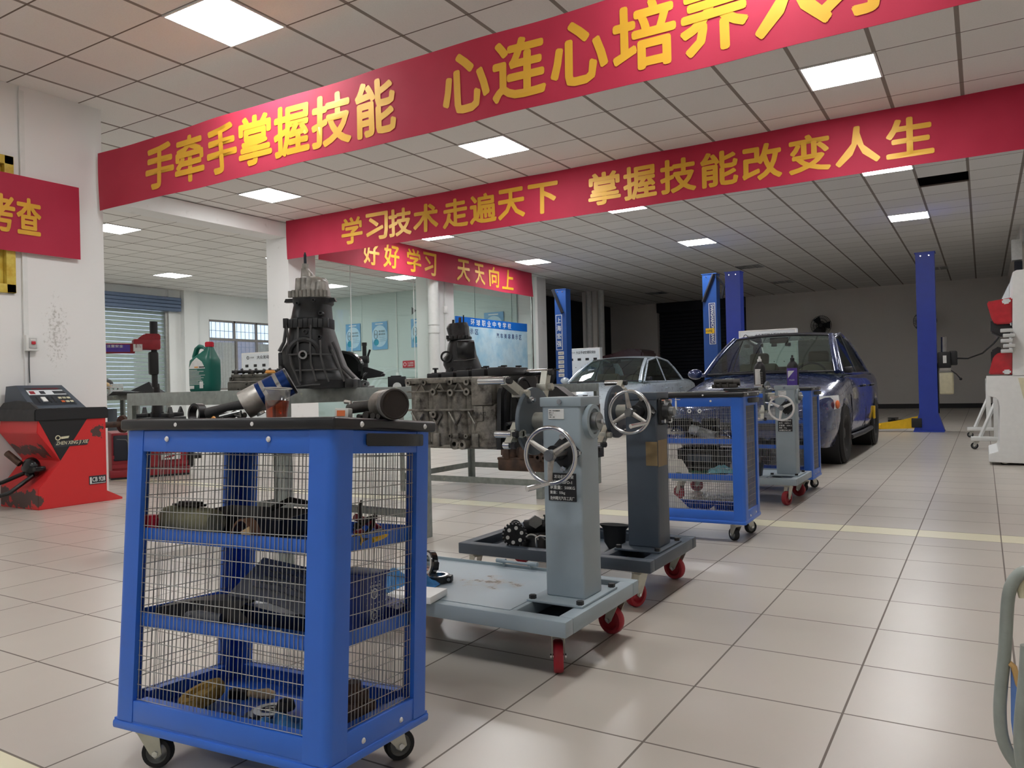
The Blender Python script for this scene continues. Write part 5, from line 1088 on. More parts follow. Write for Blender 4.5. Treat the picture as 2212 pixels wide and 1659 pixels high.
t = on_cart(C1, 'puller_tool', 'red handled two jaw puller lying at the end of the upper shelf', 'tool', 795, 1130, S1, x=.23)
MB().tube([(0, -.05, .028), (0, .0, .05), (0, .03, .052)], .006, 8).tube([(0, -.03, .045), (.004, -.04, .08), (.004, -.032, .095)], [.007, .006, .004], 8, flat=.5).tube([(.0, .0, .02), (.0, .02, .035), (.0, .028, .062)], [.006, .006, .003], 8, flat=.5).tube([(0, -.045, .04), (0, -.02, .015), (0, .01, .016)], [.008, .008, .004], 8).build('jaws', 'cast_dark', t)
MB().tube([(-.02, -.022, .055), (-.015, .02, .040), (-.01, .06, .022)], [.0085, .009, .006], 10).build('grip', 'red_dark', t)
t = on_cart(C1, 'air_ratchet', 'black and yellow handled tool at the end of the upper shelf under the red puller', 'tool', 800, 1160, S1, x=.285, rz=.05)
MB().tube([(0, -.055, .016), (0, 0, .018), (0, .045, .022), (0, .06, .02)], [.012, .012, .011, .008], 12).build('handle', 'black', t)
MB().tube([(.010, -.01, .012), (.010, .02, .014), (.009, .05, .018)], .007, 10).torus((0, -.052, .016), .0125, .003, YA, 20, 6).build('yellow_sleeve', 'yellow', t)
MB().tube([(-.012, -.04, .03), (-.012, -.02, .031)], .007, 8).build('red_sleeve', 'red_dark', t)
# lower shelf
t = on_cart(C1, 'plastic_trim', 'long black plastic trim lying along the lower shelf of the nearest cart', 'cover', 440, 1318, S2, y=-.05, rz=.25)
MB().loft([[(-.12, -.03, 0), (-.1, .04, 0), (-.09, .03, .03), (-.12, -.02, .02)], [(.0, -.05, 0), (.02, .05, 0), (.02, .03, .05), (.0, -.03, .045)], [(.14, -.04, 0), (.15, .05, 0), (.15, .03, .055), (.14, -.03, .05)]]).build('trim', 'black', t)
MB().b2((-.10, -.09, 0), (.03, -.035, .004), .001).build('plate', 'grey_plastic', t)
MB().tube([(.0, -.06, .012), (.04, -.08, .02), (.09, -.07, .012)], .014, 10).cyl((.02, -.085, .02), (.026, -.095, .02), .006, seg=10).build('clip', 'grey_plastic', t)
t = on_cart(C1, 'grille_panel', 'grey curved panel with a raised diamond texture leaning on the lower shelf', 'panel', 600, 1320, S2, y=.02, rz=-.05)
mb = MB(); mb.grid(lambda u, v: Vector((-.085 + .26 * u, -.06 + .11 * v - .02 * (1 - u), .022 + .075 * v + .022 * math.sin(PI * u * .9) * (1 - v * .3) + .04 * (1 - u) * (1 - u))), 20, 10, .003); mb.build('panel_sheet', 'panel_grey', t)
mb = MB()
for i in range(12):
    for j in range(5):
        u, v = .22 + i * .06, .25 + j * .15; mb.box((-.085 + .26 * u, -.06 + .11 * v - .02 * (1 - u) - .001, .025 + .075 * v + .022 * math.sin(PI * u * .9) * (1 - v * .3) + .04 * (1 - u) ** 2), (.011, .004, .003), (0, .5, .4))
mb.build('raised_pattern', 'grey_plastic', t)
MB().loft([[(-.07, -.07, 0), (.16, -.07, 0), (.16, .05, 0), (-.03, .05, 0)], [(-.03, -.08, .045), (.165, -.08, .03), (.165, .05, .05), (-.05, .05, .06)]]).build('under_tray', 'black_gloss', t)
o = MB().cyl((-.012, 0, .006), (.012, 0, .006), .0055, seg=14, bev=.002).build('white_plug', 'label_white'); o.matrix_world = C1 @ TR(*atm(C1, 541, 1349, y=-.155).to_2d(), S2, .1); tag(o, 'small white plug lying near the front lip of the lower shelf', 'plug')
t = on_cart(C1, 'connector', 'dark plug with a clear housing near the corner of the lower shelf', 'connector', 585, 1352, S2, y=-.13, rz=.2); MB().b2((-.03, -.012, 0), (.0, .012, .016), .003).build('body', 'black', t); MB().b2((.0, -.010, .002), (.024, .010, .015), .002).build('housing', 'clear_plastic', t)
t = on_cart(C1, 'carton', 'upright dark blue printed carton on the lower shelf of the nearest cart', 'box', 775, 1352, S2, x=.22, rz=.0)
MB().loft([[(-.04, -.045, 0), (.05, -.045, 0), (.05, .030, 0), (-.04, .030, 0)], [(-.042, -.05, .125), (.052, -.05, .125), (.052, .034, .125), (-.042, .034, .125)]]).b2((-.046, -.052, .122), (.056, .044, .130), .002).build('carton_body', 'box_blue', t)
mb = MB()
for z in (.035, .083):
    mb.torus((.052, -.012, z), .011, .0012, XA, 28, 6)
    mb.text('DTG', (.0525, -.012, z), YA, ZA, .007, .014, .02)
    mb.text('AUTO PARTS', (.0525, -.012, z + .018 if z > .05 else z - .016), YA, ZA, .005, .04, .02)
for i in range(7):
    for j in range(5): mb.b2((.0515, -.040 + j * .015, .012 + i * .016), (.0528, -.038 + j * .015, .014 + i * .016))
mb.build('printing', 'panel_board', t)
t = on_cart(C1, 'carton', 'dark blue printed carton lying next to the upright one, pale label on its side', 'box', 828, 1335, S2, x=.20, rz=.1)
MB().loft([[(-.05, -.04, 0), (.07, -.04, 0), (.07, .045, 0), (-.05, .045, 0)], [(-.05, -.04, .045), (.06, -.04, .028), (.06, .045, .028), (-.05, .045, .045)]]).build('carton_body', 'box_blue', t)
MB().b2((.0705, -.038, .002), (.0722, .044, .017)).build('label_strip', 'wall_grey_box', t)
mb = MB()
for i in range(5):
    for j in range(3): mb.box((-.03 + j * .035, -.03 + i * .016, .0435 - j * .0052), (.003, .003, .003))
mb.build('printing', 'panel_board', t)
# floor of the cart
t = on_cart(C1, 'polishing_wheel', 'round tan sponge polishing wheel lying tilted in the bottom of the nearest cart', 'polishing pad', 443, 1505, S0 + .012, y=-.04, rx=.30, ry=-.25)
MB().lathe([(0, 0), (.045, 0), (.054, .006), (.056, .022), (.052, .032), (.034, .032), (.030, .022), (0, .022)], 36).build('sponge', 'sponge', t)
for k, c in enumerate('PAD'): pass
t = on_cart(C1, 'wooden_brush', 'short wooden handled brush at the back of the bottom tray', 'brush', 553, 1475, S0, y=.06, rz=.3); MB().tube([(-.02, 0, .012), (.03, 0, .014), (.05, 0, .012)], [.008, .014, .009], 12).build('handle', 'tan', t); MB().b2((-.07, -.015, 0), (-.02, .015, .022), .004).build('bristles', 'cast_dark', t)
for i, (px, py, l) in enumerate(((565, 1515, 'lowest of three thin metal discs stacked in the bottom tray'), (575, 1512, 'middle one of three thin metal discs stacked in the bottom tray'), (585, 1508, 'topmost of three thin metal discs stacked in the bottom tray'))):
    t = on_cart(C1, 'clutch_plate', l, 'disc', px, py, S0 + .003 + i * .008, y=-.03, rx=.06); MB().ring((0, 0, 0), (0, 0, .003), .040, .024, 36).build('disc', 'steel', t)
t = on_cart(C1, 'cast_cover', 'dark cast cover with a round hole in the front of the bottom tray', 'engine part', 490, 1555, S0, y=-.12, rz=-.2); MB().b2((-.06, -.03, 0), (.07, .03, .02), .006).ring((-.01, 0, .018), (-.01, 0, .026), .024, .012).ring((.04, 0, .018), (.04, 0, .03), .014, .008).build('casting', 'cast_dark', t)
p = atm(C1, 608, 1560, y=-.08); o = rag((0, 0, 0), .13, .12, .05, 'crumpled blue rag in the near corner of the bottom tray', 'rag_blue', 8); o.matrix_world = C1 @ TR(p.x, p.y, S0, .3)
t = on_cart(C1, 'knob', 'black round knob lying on the blue rag in the bottom tray', 'knob', 617, 1538, S0 + .045, y=-.07); MB().lathe([(0, 0), (.02, 0), (.022, .006), (.018, .02), (.008, .024), (0, .024)], 12).build('knob', 'black', t)
t = on_cart(C1, 'cast_block', 'dark rusty cast block standing inside the bottom tray by the handle end', 'engine part', 770, 1550, S0, x=.22, rz=.1); MB().b2((-.04, -.05, 0), (.05, .01, .06), .008).b2((-.03, -.04, .055), (.035, .0, .085), .008).cyl((.0, -.02, .08), (.0, -.02, .10), .02, seg=16).build('casting', 'cast_rust', t)

# second cart
def c2t(name, label, cat, px, py, z, y=-.1, **k): return on_cart(C2, name, label, cat, px, py, z, y=y, **k)
t = c2t('valve_block', 'grey cast valve body on the black trays of the middle cart', 'engine part', 1566, 838, T1 + .022, y=-.02, rz=.1)
MB().b2((-.07, -.03, 0), (.07, .03, .022), .004).cyl((-.06, 0, .034), (.075, 0, .036), .016, seg=14).cyl((.05, -.005, .03), (.085, -.005, .032), .02, seg=14).build('casting', 'cast_dark', t)
for x in (-.05, -.02, .02): MB().cyl((x, -.032, .004), (x, -.032, .03), .007, seg=10).build('boss', 'cast_dark', t)
t = c2t('black_tray', 'flat black tray under the cast valve body on the middle cart', 'tray', 1560, 845, T1, y=.0); MB().b2((-.14, -.08, 0), (.16, .10, .008), .002).b2((.02, -.06, .008), (.15, .05, .020), .006).build('tray', 'black', t)
t = c2t('metal_sheet', 'bright metal strip along the front of the middle cart top', 'sheet', 1500, 850, T1, y=-.14); MB().b2((-.2, -.03, 0), (.18, .04, .006), .001).build('sheet', 'steel', t)
t = c2t('plastic_bag', 'crumpled clear plastic bag of parts on the upper shelf of the middle cart', 'bag', 1540, 945, S1, y=-.06); MB().grid(lambda u, v: Vector(((u - .5) * .3, (v - .5) * .16, .004 + .09 * math.sin(PI * u) ** .5 * math.sin(PI * v) ** .5 * (.8 + .2 * math.sin(17 * u + 9 * v)))), 24, 14).build('film', 'cup', t)
t = c2t('rolled_paper', 'white paper roll inside the plastic bag on the middle cart', 'roll', 1520, 935, S1 + .02, y=-.06, rz=-.2, ry=.25); MB().cyl((-.09, 0, .03), (.07, 0, .03), .028, seg=20).build('roll', 'silver_rag', t)
t = c2t('plastic_bag', 'small clear plastic bag by the dark stand column on the middle cart', 'bag', 1462, 945, S1, y=-.1); MB().ball((0, 0, .045), .05, (.9, .6, 1.0), 14).build('film', 'cup', t)
t = c2t('cardboard_box', 'flattened orange brown carton under the plastic bag', 'box', 1525, 948, S1, y=-.02); MB().b2((-.11, -.06, 0), (.12, .07, .028), .002).build('carton', 'brown', t); MB().b2((.0, -.0615, .003), (.10, -.0605, .022)).build('yellow_label', 'yellow', t)
t = c2t('fuel_pump', 'black round pump behind the plastic bag on the middle cart', 'engine part', 1500, 925, S1, y=.05); MB().lathe([(0, 0), (.05, 0), (.055, .03), (.05, .09), (.03, .11), (0, .11)], 20).b2((-.14, -.03, .05), (-.02, .05, .13), .01).b2((.05, -.03, .0), (.14, .05, .13), .008).build('housing', 'cast_black', t)
t = c2t('battery', 'black battery like case on the lower shelf of the middle cart', 'box', 1525, 1000, S2 + .01, y=-.02); MB().b2((-.15, -.06, .055), (.13, .08, .15), .008).b2((-.13, -.05, 0), (.12, .08, .06), .006).b2((-.15, -.065, .135), (.13, .085, .15), .004).build('case', 'black', t); MB().b2((-.09, -.062, .08), (.05, -.0605, .12)).build('case_label', 'grey_dark', t)
t = c2t('paper_sheet', 'torn white paper hanging over the lower shelf of the middle cart', 'paper', 1478, 1040, S2 + .005, y=-.15); MB().prism([(-.10, 0), (.08, .01), (.03, .025), (.02, .05), (-.01, .1), (-.10, .105)], 0, .002, RXZ).build('sheet', 'paper', t)
t = c2t('fibre_mat', 'green fibre mat on the lower shelf of the middle cart', 'mat', 1500, 1040, S2, y=-.03); MB().grid(lambda u, v: Vector(((u - .5) * .32, (v - .5) * .24, .02 + .012 * math.sin(23 * u) * math.sin(19 * v))), 30, 20, .01).build('mat', 'green_mat', t)
p = atm(C2, 1560, 1040, y=-.1); o = rag((0, 0, 0), .15, .10, .05, 'pale teal cloth on the lower shelf of the middle cart', 'teal_rag', 5); o.matrix_world = C2 @ TR(p.x, p.y, S2 + .03, .2)
for px, w, l in ((1468, .10, 'large white paper leaning in the bottom of the middle cart'), (1530, .05, 'small grey paper leaning in the bottom of the middle cart')):
    t = c2t('paper_sheet', l, 'paper', px, 1100, S0, y=-.13, rx=-.3); MB().prism([(-w, 0), (w, 0), (.0, w * .9), (-w, w * 1.6)] if w > .06 else [(-w, 0), (w, 0), (w * .6, w * 1.3)], 0, .002, RXZ).build('sheet', 'paper' if w > .06 else 'wall_grey_box', t)
for px in (1489, 1511):
    p = atm(C2, px, 888, y=-.188); o = MB().torus((0, 0, 0), .0085, .0035, YA, 20, 8).build('washer', 'label_white'); o.matrix_world = C2 @ Matrix.Translation(p); tag(o, 'small white ring hooked on the wire of the middle cart, ' + ('nearer the dark stand' if px < 1500 else 'nearer the corner post'), 'ring')
p = atm(C2, 1460, 870, y=-.194); t = thing('screwdriver', 'pale handled screwdriver hanging on the top rail of the middle cart', 'screwdriver', M=C2 @ Matrix.Translation(p)); MB().cyl((0, 0, -.04), (0, 0, .01), .005, seg=10).cyl((0, 0, .01), (0, 0, .035), .002, seg=6).cyl((-.006, 0, .018), (.025, 0, .018), .002, seg=6).build('handle', 'label_white', t)

# third cart: two bottles, a basket
def bottle(px, label, cap_c, purple):
    q = at(px, 838, Y=(C3 @ Vector((0, -.02, 0))).y); t = thing('polish_bottle', label, 'bottle', (q.x, q.y, .10 + CT))
    MB().lathe([(0, 0), (.043, 0), (.047, .006), (.048, .14), (.046, .165), (.040, .185), (.028, .203), (.019, .212), (.016, .222), (0, .222)], 32, None, sx=1, sy=.72).build('body', 'black', t)
    MB().lathe([(0, .218), (.017, .218), (.017, .238), (.010, .242), (.008, .262), (.0, .262)], 20).build('cap', cap_c, t)
    n = 16
    def fn(u, v):
        a = -PI / 2 + (u - .5) * 1.9; return Vector((.0488 * math.cos(a), .0488 * .72 * math.sin(a), .012 + .145 * v))
    MB(Matrix.Rotation(.35, 4, 'Z') if not purple else Matrix()).grid(fn, n, 6).build('front_label', 'label_white' if not purple else 'violet', t)
    mb = MB()
    if purple:
        mb.prism([(-.03, .075), (.02, .135), (-.03, .135)], 0, .001, Matrix.Translation((0, -.0362, 0)) @ RXZ); mb.text('POLISH', (0, -.0365, .06), XA, ZA, .010, .04, .01); mb.build('label_print', 'panel_board', t)
    else:
        mb.M = Matrix.Rotation(.35, 4, 'Z')
        for i in range(8): mb.b2((-.018, -.0368, .03 + i * .014), (.018, -.0350, .032 + i * .014))
        mb.build('label_print', 'wall_grey_box', t)
    return t
bottle(1642, 'black bottle with a white nozzle and white label on the farthest cart', 'label_white', False); bottle(1713, 'black bottle with a black nozzle and violet label on the farthest cart', 'black', True)
t = on_cart(C3, 'wire_basket', 'white wire basket with folded foil on the upper shelf of the farthest cart', 'basket', 1672, 930, S1, y=-.05)
mb = MB()
for i in range(10): mb.cyl((-.2 + i * .045, -.09, 0), (-.2 + i * .045, -.09, .12), .002, seg=5)
for i in range(4): mb.cyl((-.2, -.09, .02 + i * .03), (.21, -.09, .02 + i * .03), .002, seg=5)
mb.b2((-.2, -.09, 0), (.21, .09, .004)); mb.build('basket_wires', 'label_white', t)
MB().loft([[(-.18, -.05, .01), (.19, -.05, .01), (.19, .08, .01), (-.18, .08, .01)], [(-.1, -.03, .13), (.19, -.04, .10), (.16, .06, .14), (-.15, .05, .11)]]).build('foil', 'silver_rag', t)
t = on_cart(C3, 'engine_part', 'heap of dark round castings on the lower shelf of the farthest cart', 'engine part', 1672, 960, S2, y=-.03)
for x, r in ((-.2, .05), (-.11, .06), (.0, .05), (.12, .06), (.2, .045)): MB().lathe([(0, 0), (r, 0), (r, .05), (r * .5, .07), (0, .07)], 18, Matrix.Translation((x, 0, 0))).build('casting', 'cast_black', t)
t = on_cart(C3, 'cable', 'black cable hanging in loops at the end of the upper shelf of the farthest cart', 'cable', 1660, 905, S1 + .05, y=-.1); MB().tube([(-.03, 0, .05), (-.045, 0, .0), (-.02, 0, -.035), (.04, 0, -.04), (.09, .02, -.02)], .006, 8).build('cable_loop', 'rubber', t)
q = Vector((-1.40, 5.68, 0)); t = thing('scoop', 'small black open topped scoop on the tray of the far pale stand', 'scoop', (-1.43, 5.79, .193)); MB().loft([[(-.03, -.03, 0), (.03, -.03, 0), (.03, .03, 0), (-.03, .03, 0)], [(-.045, -.04, .10), (.04, -.04, .10), (.04, .04, .09), (-.045, .04, .09)]]).build('scoop_body', 'black', t)

# ================================================================== cars
def cat(pts, n):
    out = []; P_ = [pts[0]] + pts + [pts[-1]]
    for i in range(1, len(P_) - 2):
        for j in range(n):
            t = j / n; p0, p1, p2, p3 = P_[i - 1:i + 3]
            out.append(tuple(.5 * (2 * b + (c - a) * t + (2 * a - 5 * b + 4 * c - d) * t * t + (3 * b - a - 3 * c + d) * t ** 3) for a, b, c, d in zip(p0, p1, p2, p3)))
    return out + [tuple(pts[-1])]
def make_car(label, loc, paint, rz=0, detail=True, roof=1.47, mirror_near=False):
    t = thing('car', label, 'car', loc, rz); zr = roof / 1.47
    ST = [(0, .34, .46, .56, .58, .50, .62), (.05, .25, .62, .70, .63, .62, .67), (.16, .21, .72, .785, .69, .68, .75), (.40, .20, .77, .835, .775, .72, .84), (.80, .20, .79, .855, .845, .745, .915), (1.20, .20, .79, .86, .905, .765, .985), (1.50, .20, .79, .865, .93, .775, .95), (2.4, .20, .79, .868, .945, .775, .95), (3.2, .20, .79, .865, .965, .765, .97), (3.65, .21, .78, .855, .985, .735, 1.03), (4.0, .24, .75, .83, .985, .70, 1.035), (4.20, .32, .68, .76, .93, .64, .97), (4.28, .42, .56, .66, .84, .56, .87)]
    rings = []
    for y, zs, ws, wm, zb, wb, zc in cat(ST, 6):
        h = cat([(ws, zs), (wm - .012, zs + (zb - zs) * .25), (wm, zs + (zb - zs) * .55), (wm - .02, zs + (zb - zs) * .85), (wb, zb), (wb * .6, zb + (zc - zb) * .72), (0, zc)], 3)
        rings.append([(x, y, z * zr if z > .9 else z) for x, z in h] + [(-x, y, z * zr if z > .9 else z) for x, z in h[-2::-1]])
    mb = MB(); mb.loft(rings); body = mb.build('body', paint, t, 42)
    fy, ry, wr = .84, 3.44, .315
    cut = MB()
    for s in (-1, 1):
        for y in (fy, ry): cut.cyl((s * .56, y, .30), (s * 1.1, y, .30), .355, seg=36)
    c = cut.build('cutter', paint); c.matrix_world = t.matrix_basis
    md = body.modifiers.new('arch', 'BOOLEAN'); md.operation = 'DIFFERENCE'; md.object = c; md.solver = 'EXACT'
    bpy.context.view_layer.update()
    me = bpy.data.meshes.new_from_object(body.evaluated_get(bpy.context.evaluated_depsgraph_get())); body.modifiers.clear(); body.data = me; bpy.data.objects.remove(c)
    for s in (-1, 1):
        for y in (fy, ry):
            mb = MB(); mb.lathe([(.19, -.09), (.29, -.095), (.315, -.07), (.315, .07), (.29, .095), (.19, .09)], 36, Matrix.Translation((s * .765, y, .315)) @ Matrix.Rotation(PI / 2, 4, 'Y'), closed=True); w = mb.build('wheel', 'tyre', t)
            L = Matrix.Translation((s * .80, y, .315)) @ Matrix.Rotation(s * PI / 2, 4, 'Y')
            mb = MB(L); mb.lathe([(0, .035), (.05, .035), (.07, .02), (.13, .0), (.165, .03), (.19, .055), (.19, -.06), (0, -.06)], 32)
            mb.build('rim', 'cast_black', w)
            MB().lathe([(.33, -.12), (.345, -.12), (.345, .12), (.33, .12)], 28, Matrix.Translation((s * .70, y, .30)) @ Matrix.Rotation(PI / 2, 4, 'Y'), closed=True).build('arch_liner', 'black', t)
    zt = roof; zf = zt - .06
    def ws(u, v):      # windscreen
        x = (u - .5) * 2; b = Vector((x * .735, 1.13 - .10 * (1 - x * x) + .0, .965 * zr)); p = Vector((x * .565, 1.86 - .06 * (1 - x * x), zf + .025 * (1 - x * x))); q = b.lerp(p, v); q.y -= .05 * math.sin(PI * v) * (1 - .4 * x * x); q.z += .02 * math.sin(PI * v); return q
    def rs(u, v):      # rear screen
        x = (u - .5) * 2; b = Vector((x * .66, 3.68 + .06 * (1 - x * x), 1.035 * zr)); p = Vector((x * .545, 2.98 + .05 * (1 - x * x), zf + .022 * (1 - x * x))); q = b.lerp(p, v); q.z += .04 * math.sin(PI * v); q.y += .03 * math.sin(PI * v); return q
    def rf(u, v):
        x = (u - .5) * 2; a, b = ws(u, 1), rs(u, 1); q = a.lerp(b, v); q.x *= 1 + .06 * math.sin(PI * v); q.z += .055 * math.sin(PI * v) * (1 - .15 * x * x); return q
    MB().grid(rf, 18, 14, .012).build('roof', paint, t, 60)
    MB().grid(lambda u, v: ws(.03 + .94 * u, .03 + .93 * v), 16, 8).build('windscreen', 'car_glass', t, 60)
    MB().grid(lambda u, v: rs(.03 + .94 * u, .05 + .9 * v), 14, 8).build('rear_screen', 'car_glass', t, 60)
    MB().tube([ws(.02 + .96 * i / 16, .015) for i in range(17)], .014, 6).tube([ws(.02 + .96 * i / 16, .985) for i in range(17)], .012, 6).build('screen_seal', 'black', t)
    for s in (0, 1):
        sg = -1 if s == 0 else 1
        MB().tube([ws(s, v / 8) for v in range(9)], .034, 10, flat=.75).build('front_pillar', paint, t, 60)
        def side(y, h):        # h 0 at the belt, 1 at the roof rail
            top = min(zf - .012 + .05 * math.sin(PI * max(0, min(1, (y - 1.86) / 1.12))), 9); x = .772 - .185 * h
            return Vector((sg * x, y, .955 * zr + (top - .955 * zr) * h))
        A0, A1, B, Cc, D = (1.24, .02), (1.84, .93), 2.36, (2.98, .93), (3.42, .05)
        f1 = [side(1.30, .02), side(B - .03, .02), side(B - .03, .97), side(2.05, .96), side(1.86, .90)]
        f2 = [side(B + .03, .02), side(3.36, .04), side(3.18, .55), side(2.96, .92), side(B + .03, .97)]
        for f in (f1, f2): MB().quad(*f).build('side_window', 'side_glass', t)
        n = Vector((sg, 0, 0)) * .004
        MB().quad(*[p + n for p in (side(B - .035, .0), side(B + .035, .0), side(B + .035, 1), side(B - .035, 1))]).build('door_pillar', 'black' if paint == 'car_blue' else paint, t)
        mb = MB(); mb.tube([side(1.22, 0), side(1.55, .46), side(1.86, .93), side(2.36, 1.0), side(2.96, .96), side(3.2, .58), side(3.42, .03)], .022, 8).tube([side(1.22, 0), side(2.3, -.005), side(3.42, .03)], .016, 8); mb.build('window_frame', paint, t, 60)
        mb = MB(); mb.loft([[Vector(p) for p in (side(3.40, 0), side(3.18, .58), side(2.96, .95), rs(s, 1), rs(s, .5), rs(s, 0))], [Vector(p) - Vector((sg * .02, 0, 0)) for p in (side(3.40, 0), side(3.18, .58), side(2.96, .95), rs(s, 1), rs(s, .5), rs(s, 0))]]); mb.build('rear_pillar', paint, t, 60)
        if detail:
            mb = MB()
            for y0, y1 in ((1.22, 1.24), (2.36, 2.36), (3.28, 3.2)): mb.tube([(sg * .772, y0, .93), (sg * .860, y0, .70), (sg * .868, (y0 + y1) / 2, .5), (sg * .845, y1, .30)], .004, 5)
            mb.build('door_gap', 'black', t)
            for y in (2.18, 3.02): MB().tube([(sg * .862, y - .07, .80), (sg * .885, y - .05, .805), (sg * .885, y + .05, .805), (sg * .862, y + .07, .80)], .012, 8).build('door_handle', 'black' if paint == 'car_blue' else paint, t)
            # head lamp
            def hl(u, v): y = .14 + .36 * u; zz = .56 + .03 * u + .155 * v * (1 - .15 * u); xx = .56 + .24 * (u ** .6) - .02 * v; return Vector((sg * (xx + .062), y - .05 * (1 - v) - .045, zz))
            MB().grid(hl, 10, 6, .02).build('head_lamp', 'lamp_clear', t, 60)
            MB().ball((sg * .845, .36, .63), .055, (.4, .9, .8), 14).build('indicator', 'amber', t)
            MB().tube([(sg * .845, 1.2, .25), (sg * .85, 2.2, .24), (sg * .845, 3.0, .25)], .03, 8).build('sill', 'black' if paint == 'car_blue' else paint, t)
    if detail:
        MB().b2((-.45, -.005, .38), (.45, .06, .47), .02).b2((-.4, .012, .53), (.4, .06, .57), .01).build('grille', 'black', t)
        # cabin
        MB().b2((-.68, 1.32, .62), (.68, 1.62, .95), .05).build('dashboard', 'interior', t)
        for x in (-.36, .36):
            s_ = MB(); s_.box((x, 2.12, .80), (.48, .14, .62), (-.25, 0, 0), .05, 3).box((x, 1.9, .5), (.48, .5, .14), (0, 0, 0), .05, 3).box((x, 2.22, 1.16), (.24, .09, .16), (-.2, 0, 0), .04, 3); s_.build('front_seat', 'seat_cloth', t)
        MB().box((0, 2.95, .80), (1.2, .16, .55), (-.3, 0, 0), .05, 3).build('rear_seat', 'seat_cloth', t)
        MB().torus((.36, 1.66, .93), .18, .014, (0, -.8, .5), 32, 8).cyl((.36, 1.60, .87), (.36, 1.68, .94), .05, seg=12).build('steering_wheel', 'black', t)
        MB().box((0, 1.72, zf - .04), (.22, .02, .07), (0, 0, 0), .008).build('rear_view_mirror', 'black', t)
        MB().tube([(-.5, 1.03, .985 * zr), (-.1, .98, .995 * zr)], .007, 6).tube([(.0, .985, .995 * zr), (.45, 1.02, .985 * zr)], .007, 6).build('wiper', 'black', t)
        MB().b2((-.66, 1.45, 1.20), (-.56, 1.455, 1.30)).build('window_sticker', 'teal', t) if False else None
        for s in ((-1, 1) if mirror_near else (-1,)): MB().ball((s * .93, 1.36, .985), .085, (1.1, .7, .75), 16).b2((s * .78, 1.34, .95), (s * .90, 1.38, .99), .008).build('wing_mirror', paint, t)
        if not mirror_near: MB().b2((.77, 1.32, .95), (.86, 1.42, 1.02), .02).build('mirror_mount', 'black', t)
    return t
make_car('dark blue saloon car facing the carts, front wheel turned to the aisle', (-2.10, 8.0, 0), 'car_blue')
make_car('silver saloon car standing behind the engine stands between the lighter blue lift posts', (-6.10, 12.25, 0), 'car_silver', roof=1.43, mirror_near=False)
o = MB().b2((0, 0, 0), (.03, .06, .17), .01).build('door_wedge', 'yellow', loc=(-1.24, 11.05, .36)); tag(o, 'yellow plastic strip on the sill of the blue car near its back wheel', 'wedge')
t = thing('covered_machine', 'dark maroon rounded machine in the dim corner behind the silver car', 'machine', (-8.25, 19.0, 0)); MB().prism([(-.75, 0), (.72, 0), (.72, 1.74), (.5, 1.82), (.2, 1.80), (-.2, 1.70), (-.75, 1.6)], -1.0, 0, RXZ, .05).build('cover', 'maroon', t); MB().b2((-.8, -.1, 0), (.78, 1.1, .12)).build('skid', 'black', t)

# ================================================================== lifts
def lift_post(label, x, y, h, paint, group, side):
    t = thing('lift_post', label, 'car lift', (x, y, 0), group=group); s = side
    MB().b2((-.135, -.11, .0), (.135, -.10, h)).b2((-.135, -.10, 0), (-.122, .12, h)).b2((.122, -.10, 0), (.135, .12, h)).build('channel', paint, t)
    MB().b2((-.12, -.02, .0), (.12, .10, h - .3)).build('carriage', 'dark_wall', t)
    MB().b2((-.15, -.12, h), (.15, .13, h + .012)).build('top_plate', paint, t)
    MB().b2((-.22, -.20, 0), (.22, .22, .018)).build('base_plate', paint, t)
    MB().prism([(.13, .018), (.22, .018), (.13, .32)], -.12, .12, RXZ).prism([(-.13, .018), (-.22, .018), (-.13, .32)], -.12, .12, RXZ).build('gusset', paint, t)
    for xx in (-.06, .06): MB().cyl((xx, -.11, h - .05), (xx, -.12, h - .05), .012, seg=10).build('bolt', 'chrome', t)
    return t
lr = lift_post('tall dark blue lift post alone on the aisle before the grey back wall', -.765, 14.3, 2.89, 'lift_navy', 'dark blue lift posts', -1)
ll = lift_post('tall dark blue lift post rising behind the far side of the blue car', -3.86, 14.3, 2.88, 'lift_navy', 'dark blue lift posts', 1)
bl = lift_post('lighter blue lift post with a Chinese plate and white stickers next to the end column', -7.76, 15.0, 2.96, 'lift_blue', 'lighter blue lift posts', 1)
br = lift_post('lighter blue lift post with a white plate of upright Latin capitals and a yellow tag', -4.50, 15.0, 2.98, 'lift_blue', 'lighter blue lift posts', -1)
for t, x0, x1 in ((bl, -.16, .06), (br, .10, -.12)): MB().tube([(x0, -.14, 2.97), (x1, -.13, 2.45)], .035, 4).build('brace', 'dark_wall', t)
MB().tube([(.10, -.1, 2.98), (.26, .0, 2.75), (.2, .0, 2.5)], .03, 4).build('brace', 'dark_wall', br)
mb = MB()
mb.b2((-.115, -.114, 1.66), (.035, -.110, 2.42)); mb.build('plate_edge', 'label_white', bl)
mb = MB(); mb.b2((-.103, -.117, 1.672), (.023, -.113, 2.408)); mb.build('plate_field', 'lift_blue', bl)
mb = MB()
for k_, c in enumerate('上海宏强'): mb.text(c, (-.04, -.118, 2.30 - k_ * .17), XA, ZA, .12, .10, .02)
mb.build('plate_lettering', 'label_white', bl)
for k_ in range(6):
    MB().b2((-.075, -.114, 1.555 - k_ * .095), (.06, -.111, 1.625 - k_ * .095)).build('sticker', 'paper', bl)
mb = MB()
for k_ in range(6): mb.text(['规范操作', '注意安全', '严禁超载', '定期保养', '专人负责', '文明生产'][k_], (-.008, -.115, 1.59 - k_ * .095), XA, ZA, .03, .11, .01)
mb.build('sticker_lettering', 'ink', bl)
mb = MB(); mb.b2((-.02, -.114, 1.62), (.105, -.110, 2.42)); mb.build('plate_edge', 'label_white', br)
